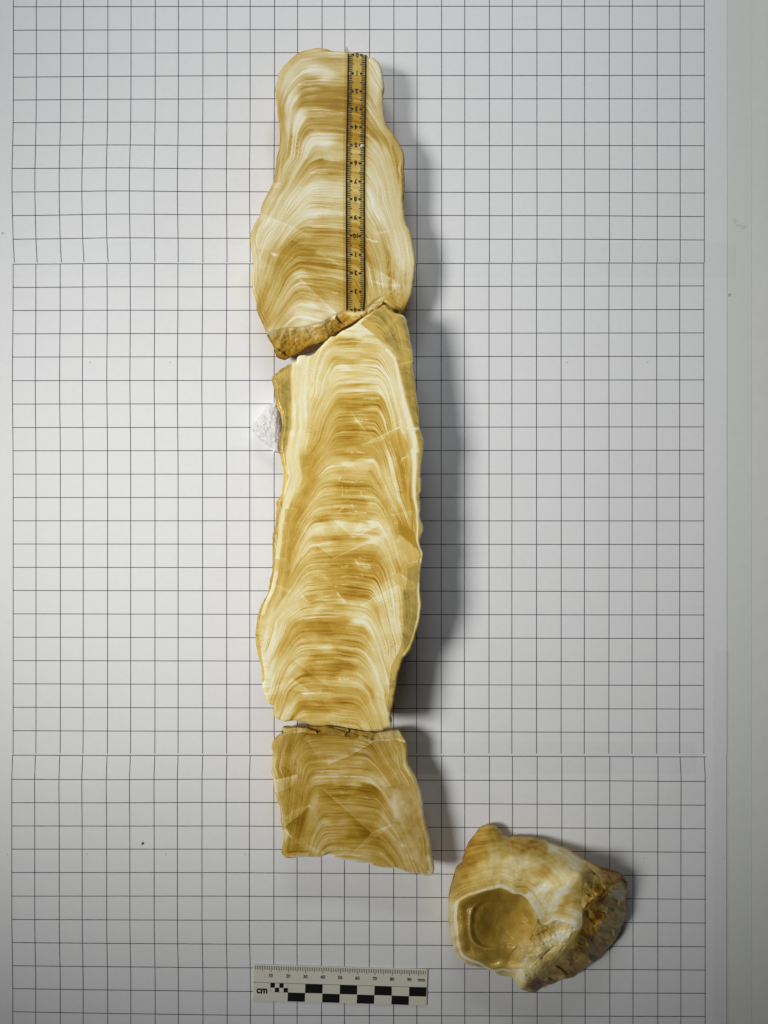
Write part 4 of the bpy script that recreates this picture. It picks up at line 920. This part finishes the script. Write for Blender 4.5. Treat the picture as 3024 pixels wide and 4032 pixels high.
def fieldsG(X, Y, d, Z):
    tone = 0.02 + tone_map(tG, X + 12 * vnoise(X / 24, Y / 24, 3), Y + 12 * vnoise(X / 24, Y / 24, 4), 14)
    tone = 0.5 + (tone - 0.5) * 1.1
    hi = inside(hollow, X, Y); hd = seg_dist(hollow, X, Y); sd = inside(sideG, X, Y)
    cx = (X - 1700) / KG; cy = (Y - 3150) / KG
    e = hd + 6 * fbm(X / 40, Y / 40, 7, 2)
    hr = hd + 5 * fbm(X / 22, Y / 22, 78, 3)
    b1 = bands(e, X * 0.6, Y, 71)
    streak = vnoise((X * 0.3 + Y) / 10, X / 90, 72) * 0.22 + 0.25 * fbm(X / 26, Y / 26, 73, 4)
    near = 1 - sstep(10, 60, hd)
    tone = tone + np.where(sd, -0.02 + 0.35 * fbm(X / 26, Y / 26, 74, 4) + 0.22 * (facets(X, Y, 44, 24, 1.5, 0.9)[0] - 0.5) + 0.16 * (facets(X, Y, 15, 25, 1.3, 0.3)[0] - 0.5), np.where(hi, 0.10 * fbm(X / 30, Y / 30, 75, 3) + 0.2 * fbm(X / 16, Y / 16, 79, 3) * sstep(600, 760, cx), 0.75 * b1 * (0.45 + 0.55 * near) + 0.6 * streak))
    rim = np.exp(-((hr - 7) / 8.0) ** 2) * (~hi) * (cy < 990) + np.exp(-((hd - 4) / 5.0) ** 2) * (~hi) * (cx < 700) * (cy >= 990)
    tone = tone + 0.45 * rim - 0.16 * np.exp(-(hd / 2.2) ** 2) * (cx < 830)
    q = bowl(cx, cy)
    tone = tone + 0.35 * hi * np.exp(-((q - 0.74) / 0.018) ** 2) * (cx < 420) * (cy > 780)
    tone = tone + hi * (0.05 * (facets(X, Y, 50, 21, 1.5, 0.9)[0] - 0.5))
    tone = tone + crease(X, Y, creG) + 0.3 * np.exp(-d / 3.0) * (cy < 500) * (cx > 400)
    tone = np.where(flecks(X, Y, flG) > 0.4, 1.0, tone)
    clear = np.where(hi, 0.75 * (1 - sstep(560, 760, cx + 0.3 * (cy - 950))), 0.0)
    clear = np.where(sd, 0.12 * (1 - sstep(0.35, 0.6, tone)), clear)
    return np.clip(tone, 0, 1), np.clip(clear, 0, 1), e * 0.25


stone('hollow_stone', 'lumpy honey calcite chunk with a smooth hollow and rough brown flank', outG, zfG, fieldsG, (M4, M4, M4), G_([(560, 620), (800, 800), (900, 900)]), G_([(800, 850)])[0], 20, inset=0.16, seed=11, cut_name='hollow_face', broken_name='rough_flank', category='stone', jag=1.5, bulge=0.8)

# ------------------------------------------------------------------ foam scrap under the long piece
KF = 250.0 / 1659.0
outF = crop(950, 1540, KF, [(960, 300), (880, 290), (800, 330), (700, 365), (640, 420), (590, 500), (530, 580), (450, 690), (370, 790), (270, 920), (275, 1010), (340, 1100), (420, 1220), (560, 1330), (700, 1430), (800, 1500), (830, 1580), (900, 1590), (980, 1570), (1010, 1400), (1040, 1150), (1045, 900), (1030, 700), (1000, 500)])
HF = 11.0


def zfF(X, Y, d):
    z = HF - 2.2 * np.exp(-d / 9.0) + 0.28 * facets(X, Y, 10, 31)[1] + 0.6 * fbm(X / 16, Y / 16, 82, 2)
    return z, np.zeros(X.shape, bool)


stone('foam_scrap', 'small rough white foam scrap poking out from under the longest slab', outF, zfF, lambda X, Y, d, Z: (np.ones(X.shape), np.zeros(X.shape), np.zeros(X.shape)), (MFOAM, MFOAM, MFOAM), [(1075, 1640), (1075, 1720)], (1075, 1690), HF, inset=0.05, jag=1.6, cell=1.6, seed=14, bulge=0.2, cut_name='torn_top', category='foam')
for o in list(bpy.data.objects):
    if o.name.startswith('outer_crust') and o.parent and o.parent.name.startswith('foam_scrap'):
        o.name = 'torn_side'


# ------------------------------------------------------------------ printed rules
def flat_mesh(name, polys, mat, parent, to_world):
    V = []; F = []
    for p in polys:
        b = len(V)
        V += [to_world(u, v) for u, v in p]
        F.append(tuple(range(b, b + len(p))))
    me = mesh_np(name, V, F, False)
    # face up
    for pl in me.polygons:
        if pl.normal.z < 0:
            pl.flip()
    return link(name, me, mat, parent)


def text_verts(s, size, bold):
    cu = bpy.data.curves.new('t', 'FONT'); cu.body = s; cu.size = size; cu.align_x = 'CENTER'; cu.align_y = 'CENTER'; cu.offset = bold; cu.resolution_u = 6
    ob = bpy.data.objects.new('t', cu); COL.objects.link(ob)
    bpy.context.view_layer.update()
    me = ob.evaluated_get(bpy.context.evaluated_depsgraph_get()).to_mesh()
    V = np.array([v.co[:] for v in me.vertices]); F = [tuple(p.vertices) for p in me.polygons]
    ob.to_mesh_clear(); bpy.data.objects.remove(ob); bpy.data.curves.remove(cu)
    V[:, 0] -= (V[:, 0].max() + V[:, 0].min()) / 2; V[:, 1] -= (V[:, 1].max() + V[:, 1].min()) / 2
    return V, F


def numeral(s, h, bold, mat, parent, to_world, u, v, squeeze=1.0, flip=False, name='numeral'):
    """glyphs of height h (in the rule's own units; v grows downwards) centred on u, v"""
    V, F = text_verts(s, 1.0, bold)
    sc = h / (V[:, 1].max() - V[:, 1].min())
    sg = -1 if flip else 1
    W = [to_world(u + sg * a * sc * squeeze, v - sg * b * sc) for a, b, _ in V]
    me = mesh_np(name, W, F, False)
    for pl in me.polygons:
        if pl.normal.z < 0:
            pl.flip()
    return link(name, me, mat, parent)


# photo scale bar, units: crop pixels of 0.4581 photo px, origin at its upper left corner
KR = 760.0 / 1659.0
RT = 0.9
RO = np.array([960 + KR * 85, 3760 + KR * 82]); ang = math.atan2(45, 1497)
ru = np.array([math.cos(ang), math.sin(ang)]); rv = np.array([-math.sin(ang), math.cos(ang)])


def r_w(z):
    def f(u, v):
        q = RO + KR * (u * ru + v * rv)
        return P(q[0], q[1], z)
    return f


tR = thing('scale_bar', 'ivory photo scale bar with black checks and millimetre ticks', 'ruler', P(1335, 3850))
zt = RT + 0.2
W_, H_ = 1497.0, 311.0
top = [r_w(zt)(*p) for p in ((0, 0), (W_, 0), (W_, H_), (0, H_))]
botm = [(a, b, 0.00017) for a, b, _ in top]
import bmesh
bm = bmesh.new()
vt = [bm.verts.new(p) for p in top]; vb = [bm.verts.new(p) for p in botm]
bm.faces.new(vt[::-1]); bm.faces.new(vb)
for i in range(4):
    bm.faces.new((vt[i], vt[(i + 1) % 4], vb[(i + 1) % 4], vb[i]))
bmesh.ops.recalc_face_normals(bm, faces=bm.faces)
bmesh.ops.bevel(bm, geom=[e for e in bm.edges], offset=0.00018, segments=2, affect='EDGES')
me = bpy.data.meshes.new('plastic_body'); bm.to_mesh(me); bm.free()
link('plastic_body', me, MRULER, tR)
w = r_w(zt + 0.03)
MMU = 14.89
tick = []
for n in range(1, 100):
    u = 2 + n * MMU
    ln = 50 if n % 10 == 0 else (44 if n % 5 == 0 else 33)
    tick.append([(u - 2.6, 9), (u + 2.6, 9), (u + 2.6, 9 + ln), (u - 2.6, 9 + ln)])
flat_mesh('millimetre_ticks', tick, MBLACK, tR, w)
c0, c1, c2 = 154, 232, 309
flat_mesh('divider_line', [[(0, c0 - 2), (W_ - 3, c0 - 2), (W_ - 3, c0 + 1), (0, c0 + 1)]], MBLACK, tR, w)
for j in range(4):
    for row, st in ((0, 30), (1, 20)):
        u0 = 2 + (st + 20 * j) * MMU - 0; u1 = u0 + 10 * MMU
        u1 = min(u1, W_ - 3)
        a, b = (c0 + 1.2, c1) if row == 0 else (c1, c2 - 1)
        flat_mesh('black_check', [[(u0, a), (u1, a), (u1, b), (u0, b)]], MBLACK, tR, w)
sx = 2 + 10 * MMU; q4 = 10 * MMU / 4
for col, row in ((0, 0), (2, 0), (1, 1), (3, 1)):
    a = c0 + 1.2 + row * 39
    flat_mesh('small_check', [[(sx + col * q4, a), (sx + col * q4 + q4, a), (sx + col * q4 + q4, a + 38.5), (sx + col * q4, a + 38.5)]], MBLACK, tR, w)
fr = [[(sx - 2, c0), (sx, c0), (sx, c1), (sx - 2, c1)], [(sx - 2, c1 - 1), (sx + 4 * q4, c1 - 1), (sx + 4 * q4, c1 + 1), (sx - 2, c1 + 1)], [(sx + 4 * q4 - 1, c0), (sx + 4 * q4 + 1, c0), (sx + 4 * q4 + 1, c1), (sx + 4 * q4 - 1, c1)]]
flat_mesh('check_outline', fr, MBLACK, tR, r_w(zt + 0.035))
for n in range(10, 100, 10):
    numeral(str(n), 31, 0.035, MBLACK, tR, w, 2 + n * MMU - 1, 90, 0.95)
numeral('mm', 24, 0.035, MBLACK, tR, w, 1445, 92, 0.95, name='unit_lettering')
numeral('cm', 46, 0.04, MBLACK, tR, w, 78, 226, 0.95, name='unit_lettering')

# ------------------------------------------------------------------ centimetre strip on piece 1 (photo px, own height)
ZS = H1 + 0.22
xl = lambda y: np.interp(y, [205, 350, 500, 700, 900, 1000, 1100, 1222], [1372, 1370, 1367, 1364.5, 1364.5, 1365, 1366, 1366.5])
xr = lambda y: np.interp(y, [205, 350, 500, 700, 900, 1000, 1150, 1190, 1224], [1440.5, 1438.5, 1436.5, 1434, 1434, 1434.5, 1436, 1434.5, 1429.5])


def s_w(z):
    return lambda x, y: P(x, y, z)


tS = thing('centimetre_strip', 'clear film strip with black centimetre scale stuck on the palest slab', 'ruler', P(1402, 720, H1 + 0.1))
ys = np.linspace(207, 1227, 60)
V = []; F = []
for y in ys:
    for f in (0, 1):
        x = xl(y) - 15 if f == 0 else xr(y) + 12
        yy = y + (8 * f if y < 230 else 0)
        V.append(P(x, yy, ZS))
for i in range(len(ys) - 1):
    F.append((2 * i, 2 * i + 2, 2 * i + 3, 2 * i + 1))
link('clear_film', mesh_np('clear_film', V, F, False), MFILM, tS)
# pointed tail of the film beyond the stone's edge
tl = [P(1358, 207, ZS), P(1360, 196, ZS - 0.3), P(1365, 183, ZS - 0.8), P(1371, 195, ZS - 0.3), P(1380, 206, ZS)]
link('film_tail', mesh_np('film_tail', tl, [(0, 4, 3, 2, 1)], False), film_mat('tail_film', (0.62, 0.58, 0.46), 1.0, 0.3), tS)
# blackened frame lines and ticks
ws = s_w(ZS + 0.04)
fr = []
for y0, y1 in zip(ys[:-1], ys[1:]):
    y0c, y1c = max(y0, 210), min(y1, 1223)
    fr.append([(xl(y0c) - 3.4, y0c), (xl(y0c) + 3.0, y0c), (xl(y1c) + 3.0, y1c), (xl(y1c) - 3.4, y1c)])
    fr.append([(xr(y0c) - 3.0, y0c + 6 * (y0c < 212)), (xr(y0c) + 3.4, y0c + 6 * (y0c < 212)), (xr(y1c) + 3.4, y1c), (xr(y1c) - 3.0, y1c)])
flat_mesh('frame_lines', fr, MBLACK, tS, ws)
cmy = [215, 288, 358.5, 428.5, 499, 570, 641.5, 713, 783.5, 855.5, 928, 1002, 1074.5, 1147.5, 1219.5]
tick = []; arrow = []
for i in range(len(cmy)):
    for m in range(10):
        if i == len(cmy) - 1 and m > 0:
            break
        y = cmy[i] + (cmy[i + 1] - cmy[i]) * m / 10 if m else cmy[i]
        a, b = float(xl(y)), float(xr(y)); dy = 1.5
        if m == 0:
            arrow.append([(a + 7, y - 0.8), (a + 22, y - 5), (a + 22, y + 5), (a + 7, y + 0.8)])
            arrow.append([(b - 7, y + 1.0), (b - 22, y - 4), (b - 22, y + 6), (b - 7, y + 2.2)])
            if i in (0,):
                continue
        ln = 21.5 if m == 5 else 16.5
        hh = 1.4
        if m:
            tick.append([(a, y - hh), (a + ln, y - hh), (a + ln, y + hh), (a, y + hh)])
            tick.append([(b, y - hh + dy), (b - ln, y - hh + dy), (b - ln, y + hh + dy), (b, y + hh + dy)])
flat_mesh('millimetre_ticks', tick, MBLACK, tS, ws)
flat_mesh('centimetre_arrows', arrow, MBLACK, tS, ws)
for i, (y, s) in enumerate(zip(cmy, ['0', '1', '2', '3', '4', '5', '6', '7', '8', '9', '10', '1', '2', '3', '4'])):
    xm = float(xl(y) + xr(y)) / 2
    numeral(s, 19, 0.03, MBLACK, tS, ws, xm, y + (0 if i else 1), 0.9, True)

# ------------------------------------------------------------------ crumbs
def crumb(name, label, cat, px, py, z, r, mat, seed, group=None):
    bm = bmesh.new()
    bmesh.ops.create_icosphere(bm, subdivisions=2, radius=1.0)
    rr = random.Random(seed)
    for v in bm.verts:
        k = 1 + 0.5 * (rr.random() - 0.5)
        v.co = Vector((v.co.x * r[0] * k, v.co.y * r[1] * k, (v.co.z * k) * r[2]))
    zmin = min(v.co.z for v in bm.verts)
    for v in bm.verts:
        v.co.z -= zmin
        v.co *= MM
    me = bpy.data.meshes.new(name); bm.to_mesh(me); bm.free()
    o = link(name, me, mat)
    o.location = P(px, py, z)
    o['label'] = label; o['category'] = cat
    if group:
        o['group'] = group
    return o


crumb('stone_crumb', 'tiny brown stone crumb lying on the lower grid sheet', 'crumb', 561, 3320, 0.17, (0.6, 0.8, 0.4), MCRUMB, 1)
crumb('grit_speck', 'tiny grey grit speck beside the paper edge on the backing strip', 'crumb', 2869, 1160, -0.25, (0.75, 0.7, 0.3), MGREY, 2)
crumb('foam_crumb', 'tiny white foam crumb stuck on the centimetre strip near five', 'crumb', 1426, 577, ZS + 0.06, (0.95, 0.9, 0.7), MFOAM, 3)
crumb('grit_speck', 'tiny grey grit speck on the bare left margin of the grid paper', 'crumb', 10, 917, 0.2, (0.55, 0.35, 0.2), MGREY, 4)
